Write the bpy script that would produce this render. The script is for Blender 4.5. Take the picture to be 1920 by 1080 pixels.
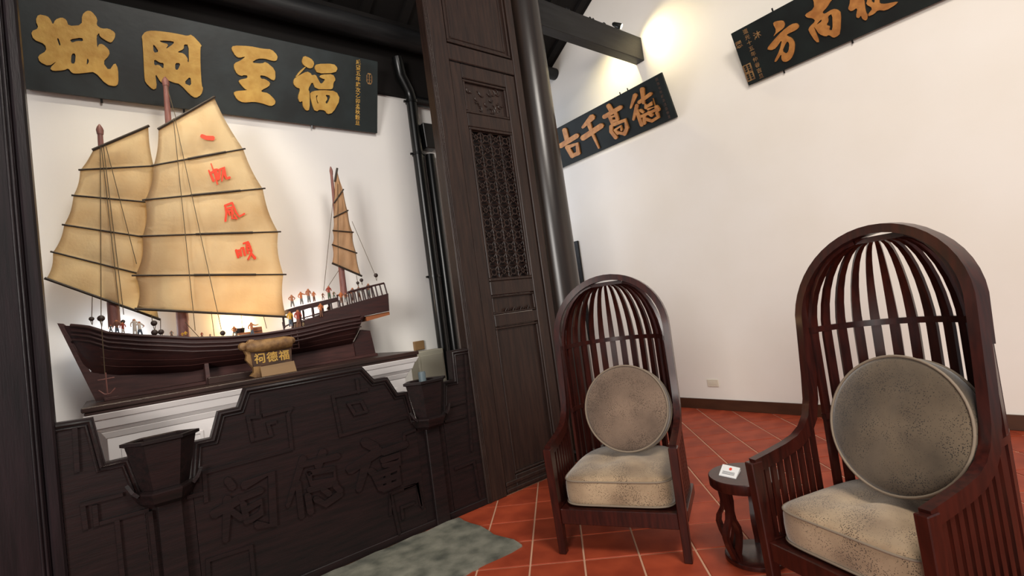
import bpy, bmesh, math, random
import numpy as np
from mathutils import Vector, Matrix
from mathutils.geometry import tessellate_polygon
random.seed(4)
for o in list(bpy.data.objects): bpy.data.objects.remove(o)
scene = bpy.context.scene
COL = scene.collection
# ------------------------------------------------------------------ camera
FPX, YAW, PIT, ROL, EYE = 942.7, math.radians(50.952), math.radians(2.808), math.radians(-7.772), 1.45
Fw = Vector((math.cos(YAW)*math.cos(PIT), math.sin(YAW)*math.cos(PIT), math.sin(PIT)))
R0 = Vector((math.sin(YAW), -math.cos(YAW), 0)); U0 = R0.cross(Fw)
Rt = math.cos(ROL)*R0 + math.sin(ROL)*U0; Up = -math.sin(ROL)*R0 + math.cos(ROL)*U0
CAM = Vector((0, 0, EYE))
cd = bpy.data.cameras.new('camera'); cd.sensor_width = 36; cd.lens = FPX/1920*36; cd.clip_start = .05
cam = bpy.data.objects.new('camera', cd); COL.objects.link(cam)
m = Matrix.Identity(4)
for i in range(3):
    m[i][0], m[i][1], m[i][2], m[i][3] = Rt[i], Up[i], -Fw[i], CAM[i]
cam.matrix_world = m; scene.camera = cam
# ------------------------------------------------------------------ world, lights, exposure
scene.view_settings.view_transform = 'Standard'; scene.view_settings.look = 'None'
scene.view_settings.gamma = 1; scene.view_settings.exposure = 0.0
scene.view_settings.use_curve_mapping = False
w = bpy.data.worlds.new('world'); scene.world = w; w.use_nodes = True
w.node_tree.nodes['Background'].inputs[0].default_value = (.97, .97, 1.0, 1)
w.node_tree.nodes['Background'].inputs[1].default_value = .27
def area(name, loc, target, size, power, col, sy=None):
    l = bpy.data.lights.new(name, 'AREA'); l.energy = power; l.color = col; l.size = size
    if sy: l.shape = 'RECTANGLE'; l.size_y = sy
    o = bpy.data.objects.new(name, l); COL.objects.link(o); o.location = loc
    o.rotation_euler = (Vector(target)-Vector(loc)).to_track_quat('-Z', 'Y').to_euler(); return o
# the open courtyard doorway behind the photographer, and the hall's ceiling lamps above it
area('courtyard_doorway_light', (-5.6, -2.9, 3.0), (4.5, 1.6, 1.6), 2.4, 540, (1, .95, .89), 2.8)
area('hall_ceiling_lamp_light', (1.2, -1.2, 5.2), (2.4, 1.6, 0.6), 1.4, 210, (1, .93, .84))
area('back_fill_light', (3.95, 5.75, 3.3), (5.4, 4.4, 3.2), 1.3, 30, (.80, .88, 1), 2.2)  # added bluish fill, unseen, brightening the wall beyond the pillar
# ------------------------------------------------------------------ pixel helpers (photo frame 1920x1080)
def ray(x, y): return Fw + Rt*((x-960)/FPX) + Up*((540-y)/FPX)
def ony(x, y, Y): d = ray(x, y); return CAM + d*(Y/d.y)
def onx(x, y, X): d = ray(x, y); return CAM + d*(X/d.x)
def onz(x, y, Z): d = ray(x, y); return CAM + d*((Z-EYE)/d.z)
def onpl(x, y, p, n): d = ray(x, y); return CAM + d*((p-CAM).dot(n)/d.dot(n))
# ------------------------------------------------------------------ materials
def srgb(r, g, b):
    f = lambda c: (c/255/12.92) if c/255 <= .04045 else ((c/255+.055)/1.055)**2.4
    return (f(r), f(g), f(b), 1)
MAT = {}
def mat(name, col, rough=.5, col2=None, scale=6, stretch=(1, 1, 1), bump=0, spec=.5, metal=0, bscale=None, detail=4, sheen=0, rand=0, coat=0, ramp=(.35, .65)):
    if name in MAT: return MAT[name]
    M = bpy.data.materials.new(name); M.use_nodes = True; nt = M.node_tree; N = nt.nodes; L = nt.links
    b = N['Principled BSDF']; b.inputs['Roughness'].default_value = rough; b.inputs['Metallic'].default_value = metal
    b.inputs['Specular IOR Level'].default_value = spec; b.inputs['Base Color'].default_value = col
    if sheen: b.inputs['Sheen Weight'].default_value = sheen
    if coat: b.inputs['Coat Weight'].default_value = coat; b.inputs['Coat Roughness'].default_value = .12
    tc = N.new('ShaderNodeTexCoord'); mp = N.new('ShaderNodeMapping'); mp.inputs['Scale'].default_value = stretch
    L.new(tc.outputs['Object'], mp.inputs['Vector'])
    out = None
    if col2:
        n = N.new('ShaderNodeTexNoise'); n.inputs['Scale'].default_value = scale; n.inputs['Detail'].default_value = detail
        L.new(mp.outputs[0], n.inputs['Vector'])
        r = N.new('ShaderNodeValToRGB'); r.color_ramp.elements[0].color = col; r.color_ramp.elements[1].color = col2
        r.color_ramp.elements[0].position, r.color_ramp.elements[1].position = ramp
        L.new(n.outputs['Fac'], r.inputs[0]); out = r.outputs[0]
    if rand:
        oi = N.new('ShaderNodeObjectInfo'); hs = N.new('ShaderNodeHueSaturation')
        mr = N.new('ShaderNodeMapRange'); mr.inputs['To Min'].default_value = 1-rand; mr.inputs['To Max'].default_value = 1+rand
        L.new(oi.outputs['Random'], mr.inputs[0]); L.new(mr.outputs[0], hs.inputs['Value'])
        if out: L.new(out, hs.inputs['Color'])
        else: hs.inputs['Color'].default_value = col
        out = hs.outputs[0]
    if out: L.new(out, b.inputs['Base Color'])
    if bump:
        n2 = N.new('ShaderNodeTexNoise'); n2.inputs['Scale'].default_value = bscale or scale*4; n2.inputs['Detail'].default_value = 3
        L.new(mp.outputs[0], n2.inputs['Vector'])
        bp = N.new('ShaderNodeBump'); bp.inputs['Strength'].default_value = bump; bp.inputs['Distance'].default_value = .01
        L.new(n2.outputs['Fac'], bp.inputs['Height']); L.new(bp.outputs[0], b.inputs['Normal'])
    MAT[name] = M; return M
def velvet(name, base, blotch, dot):
    M = mat(name, base, .85, blotch, 5, spec=.15, sheen=.35, ramp=(.3, .7)); nt = M.node_tree; N = nt.nodes; L = nt.links
    b = N['Principled BSDF']; src = b.inputs['Base Color'].links[0].from_socket
    tc = N.new('ShaderNodeTexCoord'); v = N.new('ShaderNodeTexVoronoi'); v.inputs['Scale'].default_value = 150
    L.new(tc.outputs['Object'], v.inputs['Vector'])
    n = N.new('ShaderNodeTexNoise'); n.inputs['Scale'].default_value = 8; L.new(tc.outputs['Object'], n.inputs['Vector'])
    th = N.new('ShaderNodeMapRange'); th.inputs['From Min'].default_value = .35; th.inputs['From Max'].default_value = .6
    th.inputs['To Min'].default_value = .12; th.inputs['To Max'].default_value = .34
    L.new(n.outputs['Fac'], th.inputs[0])
    lt = N.new('ShaderNodeMath'); lt.operation = 'LESS_THAN'; L.new(v.outputs['Distance'], lt.inputs[0]); L.new(th.outputs[0], lt.inputs[1])
    mx = N.new('ShaderNodeMix'); mx.data_type = 'RGBA'; L.new(lt.outputs[0], mx.inputs['Factor'])
    L.new(src, mx.inputs['A']); mx.inputs['B'].default_value = dot; L.new(mx.outputs['Result'], b.inputs['Base Color'])
    return M
M_wall = mat('plaster_wall', srgb(238, 231, 222), .85, srgb(234, 226, 215), 1.2, bump=.03, bscale=60, spec=.2)
M_wallA = mat('alcove_plaster', srgb(232, 230, 226), .85, srgb(226, 224, 222), 1.2, bump=.03, bscale=60, spec=.2)
M_grout = mat('grout', srgb(196, 150, 122), .9)
M_tile = mat('terracotta_tile', srgb(164, 70, 43), .5, srgb(138, 55, 34), 5, bump=.04, bscale=30, rand=.10, spec=.22)
M_slab = mat('granite_slab', srgb(72, 74, 66), .8, srgb(140, 138, 124), 7, bump=.3, bscale=120, detail=12, ramp=(.3, .75))
M_door = mat('brown_door_wood', srgb(50, 35, 29), .4, srgb(35, 25, 22), 7, (6, 6, .5), bump=.12, bscale=30, spec=.32)
M_screen = mat('dark_screen_wood', srgb(34, 22, 22), .42, srgb(22, 17, 17), 6, (.6, 6, 6), bump=.12, bscale=30, spec=.3)
M_post = mat('dark_post_wood', srgb(34, 25, 28), .38, srgb(22, 18, 20), 6, (6, 6, .5), bump=.08, bscale=30, spec=.28)
M_black = mat('black_lacquer', srgb(14, 15, 15), .3, spec=.5)
M_beam = mat('black_beam_wood', srgb(30, 30, 31), .45, srgb(18, 18, 19), 5, (.5, 5, 5), bump=.1, spec=.3)
M_roof = mat('roof_boards', srgb(19, 16, 15), .8, spec=.2)
M_pillar = mat('lacquered_pillar', srgb(42, 32, 27), .3, srgb(30, 24, 21), 4, (4, 4, .4), bump=.04, bscale=8, coat=.05)
M_chair = mat('mahogany', srgb(57, 20, 14), .3, srgb(36, 12, 9), 6, (8, 8, 1), spec=.4, coat=.15)
M_board = mat('board_lacquer', srgb(38, 46, 47), .45, srgb(28, 33, 33), 4, bump=.06, bscale=25)
M_board2 = mat('board_lacquer_green', srgb(24, 31, 29), .55, srgb(18, 22, 21), 4, bump=.06, bscale=25, spec=.25)
M_gold = mat('gold_paint', srgb(205, 165, 84), .5, srgb(188, 144, 66), 14, bump=.15, bscale=40, metal=.15)
M_gold2 = mat('ochre_gilding', srgb(190, 130, 66), .45, srgb(160, 102, 48), 14, metal=.15)
M_sail = mat('sail_canvas', srgb(240, 220, 180), .9, srgb(222, 192, 144), 3.2, bump=.12, bscale=60, spec=.1, detail=6, ramp=(.42, .78))
M_sail3 = mat('mizzen_canvas', srgb(216, 182, 146), .9, srgb(198, 162, 126), 6, bump=.1, bscale=60, spec=.1)
M_red = mat('red_paint', srgb(232, 62, 26), .6)
M_hull = mat('hull_wood', srgb(58, 27, 24), .5, srgb(44, 22, 21), 7, (1, 8, 8), bump=.08)
M_keel = mat('keel_wood', srgb(76, 42, 38), .5, srgb(58, 31, 28), 7, (1, 8, 8))
M_mast = mat('mast_wood', srgb(134, 88, 80), .55, srgb(108, 66, 60), 9, (8, 8, 1))
M_bamboo = mat('batten_dark', srgb(44, 34, 24), .6)
M_rope = mat('rope', srgb(92, 78, 58), .9)
M_block = mat('block_wood', srgb(46, 30, 24), .5)
M_crate = mat('crate_wood', srgb(150, 88, 50), .6)
M_white = mat('white_paint', srgb(238, 232, 230), .5)
M_plinthtop = mat('plinth_top_wood', srgb(58, 36, 30), .4, srgb(40, 26, 22), 6, (.5, 6, 6))
M_skin = mat('figure_skin', srgb(168, 104, 68), .6)
M_plate = mat('socket_plastic', srgb(216, 206, 186), .4)
M_base = mat('baseboard_brown', srgb(74, 44, 27), .45, srgb(64, 37, 23), 4, (4, 1, 4))
M_stonep = mat('grey_cabinet', srgb(166, 162, 146), .6)
M_steel = mat('lamp_metal', srgb(70, 70, 68), .3, metal=.8)
M_card = mat('card_white', srgb(236, 236, 236), .5)
M_cardink = mat('card_ink', srgb(120, 120, 124), .6)
M_bronze = mat('aged_gilt', srgb(148, 112, 66), .6, srgb(96, 66, 38), 16, bump=.3, bscale=60)
M_bronzed = mat('aged_gilt_dark', srgb(80, 52, 32), .6, srgb(58, 38, 26), 20)
M_brown = mat('brown_board', srgb(128, 98, 62), .6)
M_vseat = velvet('seat_velvet', srgb(176, 153, 123), srgb(126, 105, 83), srgb(70, 56, 46))
M_vround = velvet('round_velvet', srgb(126, 106, 90), srgb(92, 77, 66), srgb(58, 47, 40))
M_pipe_v = mat('velvet_piping', srgb(124, 110, 94), .8)
def emis(name, col, s):
    M = bpy.data.materials.new(name); M.use_nodes = True; b = M.node_tree.nodes['Principled BSDF']
    b.inputs['Emission Color'].default_value = col; b.inputs['Emission Strength'].default_value = s; return M
M_bulb = emis('bulb_glow', (1, .9, .6, 1), 12)
# ------------------------------------------------------------------ mesh helpers
WO = {}                                        # origin of every object, in the frame it was built in
def origin(o): return WO.get(o.name, Vector((0, 0, 0))) if o else Vector((0, 0, 0))
def empty(name, loc, label=None, cat=None, group=None, kind=None):
    o = bpy.data.objects.new(name, None); COL.objects.link(o); o.location = loc; o.empty_display_size = .1
    WO[o.name] = Vector(loc); tag(o, label, cat, group, kind); return o
def tag(o, label=None, cat=None, group=None, kind=None):
    if label: o['label'] = label
    if cat: o['category'] = cat
    if group: o['group'] = group
    if kind: o['kind'] = kind
    return o
def link(name, me, parent=None, org=None):
    o = bpy.data.objects.new(name, me); COL.objects.link(o)
    WO[o.name] = Vector(org); o.location = Vector(org) - origin(parent)
    if parent: o.parent = parent
    return o
def finish(bm, name, material, parent=None, smooth=False, recalc=True):
    if recalc: bmesh.ops.recalc_face_normals(bm, faces=bm.faces)
    xs = [v.co for v in bm.verts]
    org = Vector(((min(c.x for c in xs)+max(c.x for c in xs))/2, (min(c.y for c in xs)+max(c.y for c in xs))/2, min(c.z for c in xs)))
    bmesh.ops.translate(bm, verts=bm.verts, vec=-org)
    me = bpy.data.meshes.new(name); bm.to_mesh(me); bm.free()
    for M in (material if isinstance(material, (list, tuple)) else [material]): me.materials.append(M)
    if smooth:
        for p in me.polygons: p.use_smooth = True
        if smooth is not True: me.set_sharp_from_angle(angle=math.radians(smooth))
    return link(name, me, parent, org)
def hexa(bm, pts, bev=0):                      # 8 points: bottom loop of 4, top loop of 4
    vs = [bm.verts.new(p) for p in pts]; fs = []
    for f in ((3, 2, 1, 0), (4, 5, 6, 7), (0, 1, 5, 4), (1, 2, 6, 5), (2, 3, 7, 6), (3, 0, 4, 7)): fs.append(bm.faces.new([vs[i] for i in f]))
    if bev:
        es = list({e for f in fs for e in f.edges})
        bmesh.ops.bevel(bm, geom=es, offset=bev, segments=1, affect='EDGES')
def bx(bm, x0, x1, y0, y1, z0, z1, bev=0):
    hexa(bm, [(x0, y0, z0), (x1, y0, z0), (x1, y1, z0), (x0, y1, z0), (x0, y0, z1), (x1, y0, z1), (x1, y1, z1), (x0, y1, z1)], bev)
def box(name, x0, x1, y0, y1, z0, z1, M, parent=None, bev=0):
    bm = bmesh.new(); bx(bm, x0, x1, y0, y1, z0, z1, bev); return finish(bm, name, M, parent)
def tube(bm, pts, r, seg=6, cap=True):
    pts = [Vector(p) for p in pts]; n = len(pts); rs = r if isinstance(r, (list, tuple)) else [r]*n
    rings = []; a = None
    for i, p in enumerate(pts):
        t = (pts[min(i+1, n-1)]-pts[max(i-1, 0)]).normalized()
        if a is None: a = t.cross(Vector((0, 0, 1)) if abs(t.z) < .9 else Vector((1, 0, 0))).normalized()
        else: a = (a-t*a.dot(t)).normalized()
        b = t.cross(a)
        rings.append([bm.verts.new(p+(a*math.cos(k*2*math.pi/seg)+b*math.sin(k*2*math.pi/seg))*rs[i]) for k in range(seg)])
    for i in range(n-1):
        for k in range(seg): bm.faces.new((rings[i][k], rings[i][(k+1) % seg], rings[i+1][(k+1) % seg], rings[i+1][k]))
    if cap: bm.faces.new(rings[0][::-1]); bm.faces.new(rings[-1])
def tubeo(name, pts, r, M, parent=None, seg=8, smooth=True):
    bm = bmesh.new(); tube(bm, pts, r, seg); return finish(bm, name, M, parent, 50 if smooth else False)
def sweep(bm, path, n1s, w, h):                # rectangular section, half sizes w (along n1) and h (across)
    n = len(path); rings = []
    for i in range(n):
        p = Vector(path[i]); t = (Vector(path[min(i+1, n-1)])-Vector(path[max(i-1, 0)])).normalized()
        a = Vector(n1s[i]); a = (a-t*a.dot(t)).normalized(); b = t.cross(a)
        ww = w[i] if isinstance(w, list) else w
        rings.append([bm.verts.new(p+a*sx*ww+b*sy*h) for sx, sy in ((-1, -1), (1, -1), (1, 1), (-1, 1))])
    for i in range(n-1):
        for k in range(4): bm.faces.new((rings[i][k], rings[i][(k+1) % 4], rings[i+1][(k+1) % 4], rings[i+1][k]))
    bm.faces.new(rings[0][::-1]); bm.faces.new(rings[-1])
def lathe(bm, prof, c, seg=32, axis='Z'):
    rings = []
    for r, z in prof:
        rg = []
        for k in range(seg):
            a = 2*math.pi*k/seg; q = Vector((r*math.cos(a), r*math.sin(a), z))
            if axis == 'X': q = Vector((q.z, q.x, q.y))
            if axis == 'Y': q = Vector((q.x, q.z, q.y))
            rg.append(bm.verts.new(Vector(c)+q))
        rings.append(rg)
    for i in range(len(rings)-1):
        for k in range(seg): bm.faces.new((rings[i][k], rings[i][(k+1) % seg], rings[i+1][(k+1) % seg], rings[i+1][k]))
    bm.faces.new(rings[0][::-1]); bm.faces.new(rings[-1])
def plate(bm, loops, to3, back):               # polygon with holes -> solid; to3(p) front point, back: vector to the rear face
    ls = [[Vector((p[0], p[1], 0)) for p in l] for l in loops]
    tris = tessellate_polygon(ls); flat = [p for l in ls for p in l]
    fr = [bm.verts.new(to3(p)) for p in flat]; bk = [bm.verts.new(Vector(v.co)+back) for v in fr]
    for t in tris:
        if len(set(t)) < 3: continue
        try: bm.faces.new([fr[i] for i in t]); bm.faces.new([bk[i] for i in t[::-1]])
        except ValueError: pass
    k = 0
    for l in ls:
        n = len(l)
        for i in range(n):
            a, b = k+i, k+(i+1) % n
            try: bm.faces.new((fr[a], fr[b], bk[b], bk[a]))
            except ValueError: pass
        k += n
def brush(pts, w0, w1=None):                   # brush stroke outline with round ends
    n = len(pts); w1 = w0 if w1 is None else w1; L, Rr = [], []
    P = [Vector((p[0], p[1])) for p in pts]
    for i in range(n):
        t = (P[min(i+1, n-1)]-P[max(i-1, 0)]).normalized(); q = Vector((-t.y, t.x)); ww = (w0+(w1-w0)*i/(n-1))/2
        if i == 0: L += [P[i]-t*ww*.7+q*ww*.5]; Rr += [P[i]-t*ww*.7-q*ww*.5]
        L.append(P[i]+q*ww); Rr.append(P[i]-q*ww)
        if i == n-1: L += [P[i]+t*ww*.7+q*ww*.5]; Rr += [P[i]+t*ww*.7-q*ww*.5]
    return [(p.x, p.y) for p in L+Rr[::-1]]
def smoothloop(l):                             # one corner-cutting pass
    out = []
    n = len(l)
    for i in range(n):
        a, b = l[i], l[(i+1) % n]
        out += [(a[0]*.78+b[0]*.22, a[1]*.78+b[1]*.22), (a[0]*.22+b[0]*.78, a[1]*.22+b[1]*.78)]
    return out
def textmesh(chars, size):                     # outline of written characters from Blender's built-in font
    cu = bpy.data.curves.new('t', 'FONT'); cu.body = chars; cu.size = size; cu.align_x = 'CENTER'; cu.align_y = 'CENTER'; cu.offset = size*.018
    cu.resolution_u = 2
    o = bpy.data.objects.new('t', cu); COL.objects.link(o)
    dg = bpy.context.evaluated_depsgraph_get(); me = bpy.data.meshes.new_from_object(o.evaluated_get(dg))
    bpy.data.objects.remove(o); return me
def textpart(name, chars, size, org, ux, uy, M, parent, spacing=None, colvec=None):
    bm = bmesh.new(); org = Vector(org); ux = Vector(ux).normalized(); uy = Vector(uy).normalized(); nn = ux.cross(uy)
    sp = spacing or size*1.08; cv = Vector(colvec).normalized() if colvec is not None else -uy
    for i, ch in enumerate(chars):
        me = textmesh(ch, size); c = org+cv*sp*i
        vs = [bm.verts.new(c+ux*v.co.x+uy*v.co.y) for v in me.vertices]
        for p in me.polygons:
            try: bm.faces.new([vs[k] for k in p.vertices])
            except ValueError: pass
        bpy.data.meshes.remove(me)
    return finish(bm, name, M, parent, recalc=False)
# ================================================================== SETTING
XB, YA, YD = 5.48, 4.5, 3.37                   # right wall, alcove wall, front of the timber screen and doors
S = dict(kind='structure')
tag(floor := box('floor', -2.5, 5.6, -2.0, 6.3, -.06, -.005, M_grout), 'terracotta tile floor laid diagonally with pale joints', **S)
def clip(poly, n, d):                          # keep n.p <= d
    out = []
    for i in range(len(poly)):
        a, b = poly[i], poly[(i+1) % len(poly)]; da, db = n[0]*a[0]+n[1]*a[1]-d, n[0]*b[0]+n[1]*b[1]-d
        if da <= 0: out.append(a)
        if da*db < 0: t = da/(da-db); out.append((a[0]+(b[0]-a[0])*t, a[1]+(b[1]-a[1])*t))
    return out
SL = (-.3, 1.90, 2.59, 3.335)                  # stone slab x0 x1 y0 y1
TP, TA = .3115, math.radians(46.4)
e2 = Vector((math.cos(TA), math.sin(TA), 0)); e1 = Vector((e2.y, -e2.x, 0)); T0 = Vector((1.781, 2.373, 0))
tile_me = None; rest = bmesh.new(); cand = []
for i in range(-24, 26):
    for j in range(-24, 26):
        c = T0+e1*(i+.5)*TP+e2*(j+.5)*TP
        if not (-1.9 < c.x < 5.75 and -1.6 < c.y < 5.9): continue
        if SL[0]-.0 < c.x < SL[1]-.22 and SL[2]+.22 < c.y < SL[3]+.3: continue
        if c.x < 3.3 and c.y > YD+.22: continue
        cand.append((c, (c-CAM).dot(Fw)))
def score(c):                                  # big in the picture first
    d = c-CAM; f = d.dot(Fw)
    if f < .5: return 99
    x, y = 960+FPX*d.dot(Rt)/f, 540-FPX*d.dot(Up)/f
    return f if -60 < x < 1980 and y < 1150 else 20+f+abs(c.x-2.4)+abs(c.y-1.6)
cand.sort(key=lambda q: score(q[0]))
h = TP/2-.0055
for k, (c, _) in enumerate(cand):
    pl = [tuple((c+e1*sx*h+e2*sy*h).xy) for sx, sy in ((-1, -1), (1, -1), (1, 1), (-1, 1))]
    q = clip(pl, (1, 0), XB-.012)
    if c.x < 3.3: q = clip(q, (0, 1), YD-.005)
    if len(q) < 3: continue
    def put(bm, q, o=(0, 0), dz=0):
        a = [bm.verts.new((p[0]-o[0], p[1]-o[1], dz-.012)) for p in q]; b = [bm.verts.new((p[0]-o[0], p[1]-o[1], dz)) for p in q]
        bm.faces.new(b); bm.faces.new(a[::-1])
        for i in range(len(q)): bm.faces.new((a[i], a[(i+1) % len(q)], b[(i+1) % len(q)], b[i]))
    if k >= 290: put(rest, q); continue
    full = len(q) == 4 and all((Vector(q[i])-Vector(pl[i])).length < 1e-6 for i in range(4))
    if full and tile_me: me = tile_me
    else:
        bm = bmesh.new(); put(bm, q, c.xy)
        if full: bmesh.ops.bevel(bm, geom=[e for e in bm.edges if all(v.co.z > -.001 for v in e.verts)], offset=.003, segments=1, affect='EDGES')
        me = bpy.data.meshes.new('tile'); bm.to_mesh(me); bm.free(); me.materials.append(M_tile)
        if full: tile_me = me
    link('tile', me, floor, (c.x, c.y, random.uniform(-.0008, .0008)))
if rest.verts: finish(rest, 'tile_field', M_tile, floor)['kind'] = 'stuff'
else: rest.free()
# worn granite threshold slab, slightly uneven top
bm = bmesh.new(); n = 24
g = [[bm.verts.new((SL[0]+(SL[1]-SL[0])*i/n+(.012*math.sin(j*1.7) if i == n else 0), SL[2]+(SL[3]-SL[2])*j/8+(.010*math.sin(i*1.3) if j == 0 else 0), .012+.004*math.sin(i*2.1+j*1.3))) for j in range(9)] for i in range(n+1)]
lo = [[bm.verts.new((v.co.x, v.co.y, -.004)) for v in r] for r in g]
for i in range(n):
    for j in range(8): bm.faces.new((g[i][j], g[i+1][j], g[i+1][j+1], g[i][j+1]))
for i in range(n):
    bm.faces.new((lo[i][0], lo[i+1][0], g[i+1][0], g[i][0])); bm.faces.new((g[i][8], g[i+1][8], lo[i+1][8], lo[i][8]))
for j in range(8): bm.faces.new((g[n][j], lo[n][j], lo[n][j+1], g[n][j+1])); bm.faces.new((lo[0][j], g[0][j], g[0][j+1], lo[0][j+1]))
tag(finish(bm, 'stone_slab', M_slab, None, 30), 'worn grey granite slab in the floor before the screen', 'stone slab')
# walls
tag(box('wall_right', XB, XB+.2, -2.0, 6.4, 0, 6.6, M_wall), 'tall warm white plaster wall with the carved boards', **S)
tag(box('wall_alcove', -1.6, 3.12, YA, YA+.15, 0, 3.80, M_wallA), 'white alcove wall behind the model ship', **S)
tag(box('wall_back', -2.5, 5.48, 6.2, 6.35, 0, 5.2, M_wall), 'white end wall far behind the pillar', **S)
tag(box('baseboard_right', XB-.018, XB, -2.0, 6.2, 0, .123, M_base, None, .003), 'dark brown baseboard', **S)
tag(box('trim_1', -1.6, 3.12, YA-.06, YA+.16, 3.80, 4.6, M_roof), 'black lintel over the alcove wall', **S)
# roof: falls towards the back; boards carried on rafters
def rz(y): return 5.547-.57*(y-4.183)
bm = bmesh.new(); hexa(bm, [(-2.6, 2.9, rz(2.9)), (XB, 2.9, rz(2.9)), (XB, 6.4, rz(6.4)), (-2.6, 6.4, rz(6.4)), (-2.6, 2.9, rz(2.9)+.1), (XB, 2.9, rz(2.9)+.1), (XB, 6.4, rz(6.4)+.1), (-2.6, 6.4, rz(6.4)+.1)])
ceil = tag(finish(bm, 'ceiling', M_roof), 'black sloping timber roof', **S)
for i in range(17):
    x = XB-.10-i*.47; bm = bmesh.new()
    hexa(bm, [(x-.1, 2.95, rz(2.95)-.05), (x, 2.95, rz(2.95)-.05), (x, 6.2, rz(6.2)-.05), (x-.1, 6.2, rz(6.2)-.05), (x-.1, 2.95, rz(2.95)-.001), (x, 2.95, rz(2.95)-.001), (x, 6.2, rz(6.2)-.001), (x-.1, 6.2, rz(6.2)-.001)])
    finish(bm, 'rafter', M_roof, ceil)
tag(tubeo('roof_purlin', [(-2.4, 5.06, 4.905), (XB, 5.06, 4.905)], .085, M_beam, None, 20), 'round black roof purlin ending at the white wall behind the pillar', 'purlin')
p = ony(630, 40, 4.28)
tag(tubeo('roof_purlin', [(-1.6, 4.28, p.z), (3.12, 4.28, p.z)], .105, M_beam, None, 20), 'glossy black round beam above the long black name board', 'purlin')
tag(box('tie_beam', 3.5, XB, 3.52, 3.65, 4.365, 4.665, M_beam, None, .006), 'square black beam running from the pillar to the white wall', 'beam')
for i, (px, wd) in enumerate(((1068, .06), (1113, .10), (1160, .09))):   # small carved clamps along the top of the beam
    q = ony(px, 40+.32*(px-1060), 3.56); 
    bm = bmesh.new(); tube(bm, [(q.x-wd/2, 3.57, 4.665), (q.x-wd/4, 3.57, 4.70), (q.x, 3.57, 4.675), (q.x+wd/4, 3.57, 4.70), (q.x+wd/2, 3.57, 4.665)], .018, 8)
    tag(finish(bm, 'beam_clamp', M_beam, None, 50), ['small black clamp on the beam nearest the pillar', 'black clamp at the middle of the beam top', 'black clamp on the beam next to the wall spotlight'][i], 'clamp', 'clamps on the square beam')
# pillar
bm = bmesh.new(); lathe(bm, [(.215, 0), (.215, .08), (.19, .1), (.188, 1.5), (.178, 3.2), (.168, 5.9)], (3.475, 3.525, 0), 48)
pil = tag(finish(bm, 'pillar', M_pillar, None, 40), 'tall round glossy dark brown pillar beside the lattice door', 'pillar')
b0, b1 = onx(1082, 452, XB), onx(1093, 530, XB)
tag(box('wall_batten', XB-.03, XB-.0005, b0.y-.03, b0.y+.06, b1.z-.9, b0.z, M_beam, None, .002), 'thin dark vertical strip on the wall just right of the pillar', 'strip')
# ------------------------------------------------------------------ lattice door
door = empty('door_1', (2.64, YD+.04, 0), 'tall dark brown panelled door with a pierced lattice', **S)
def dbox(name, x0, x1, z0, z1, y0=YD, y1=YD+.07, bev=.006, M=M_door, par=None): return box(name, x0, x1, y0, y1, z0, z1, M, par or door, bev)
dbox('jamb', 2.195, 2.385, 0, 4.9, YD-.015, YD+.09)
for k in range(3): tubeo('bead', [(2.203+k*.013, YD-.017, 0.005), (2.203+k*.013, YD-.017, 4.9)], .0055, M_door, door, 8)
dbox('jamb', 3.105, 3.185, 0, 4.9, YD-.012, YD+.09)
dbox('transom', 2.387, 3.103, 3.63, 3.775, YD-.008, YD+.08)
dbox('upper_panel', 2.387, 3.103, 3.777, 4.9, YD+.02, YD+.06, .004)
def frame_mould(x0, x1, z0, z1, t, par, name='panel_moulding', y=YD, proud=.012):
    bm = bmesh.new()
    for a in ((x0, x1, z0, z0+t), (x0, x1, z1-t, z1), (x0, x0+t, z0+t, z1-t), (x1-t, x1, z0+t, z1-t)): bx(bm, a[0], a[1], y-proud, y+.03, a[2], a[3], .004)
    return finish(bm, name, M_door, par)
frame_mould(2.40, 3.09, 3.79, 4.45, .02, door, proud=.002)
frame_mould(2.445, 3.045, 3.84, 4.40, .012, door, proud=-.012)
dbox('stile', 2.392, 2.505, .0, 3.622); dbox('stile', 2.985, 3.098, 0, 3.622)
for z0, z1 in ((0.0, .13), (1.35, 1.45), (1.615, 1.735), (3.07, 3.19), (3.495, 3.622)): dbox('rail', 2.507, 2.983, z0, z1)
lp = dbox('lower_panel', 2.507, 2.983, .132, 1.348, YD+.03, YD+.06, .003)
frame_mould(2.51, 2.98, .135, 1.345, .018, door, y=YD+.02, proud=.014)
dbox('plinth_moulding', 2.392, 3.098, .02, .045, YD-.015, YD+.01, .004); dbox('plinth_moulding', 2.392, 3.098, .07, .10, YD-.012, YD+.01, .004)
mp_ = dbox('middle_panel', 2.507, 2.983, 1.452, 1.613, YD+.03, YD+.06, .003)
frame_mould(2.51, 2.98, 1.455, 1.61, .014, door, y=YD+.02, proud=.014)
bm = bmesh.new()                               # carved scroll foot of the middle panel
for k in range(11):
    x = 2.62+k*.028; tube(bm, [(x, YD+.026, 1.472), (x+.010, YD+.018, 1.492+.010*math.sin(k*2.1)), (x+.022, YD+.026, 1.472)], .006, 6)
finish(bm, 'carving', M_door, door, 50)
cp = dbox('carved_panel', 2.507, 2.983, 3.192, 3.493, YD+.03, YD+.06, .003)
frame_mould(2.51, 2.98, 3.195, 3.49, .02, door, y=YD+.02, proud=.014)
bm = bmesh.new(); rr = random.Random(3)        # low floral carving
for k in range(26):
    cx, cz, a, r = 2.56+rr.random()*.37, 3.235+rr.random()*.21, rr.random()*6.28, rr.uniform(.018, .04)
    tube(bm, [(cx+r*math.cos(a+t)*(.4+t*.22), YD+.026, cz+r*math.sin(a+t)*(.4+t*.22)) for t in (0, .7, 1.4, 2.1, 2.8)], [.003, .006, .007, .006, .002], 6)
finish(bm, 'carving', M_door, cp, 50)
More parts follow.
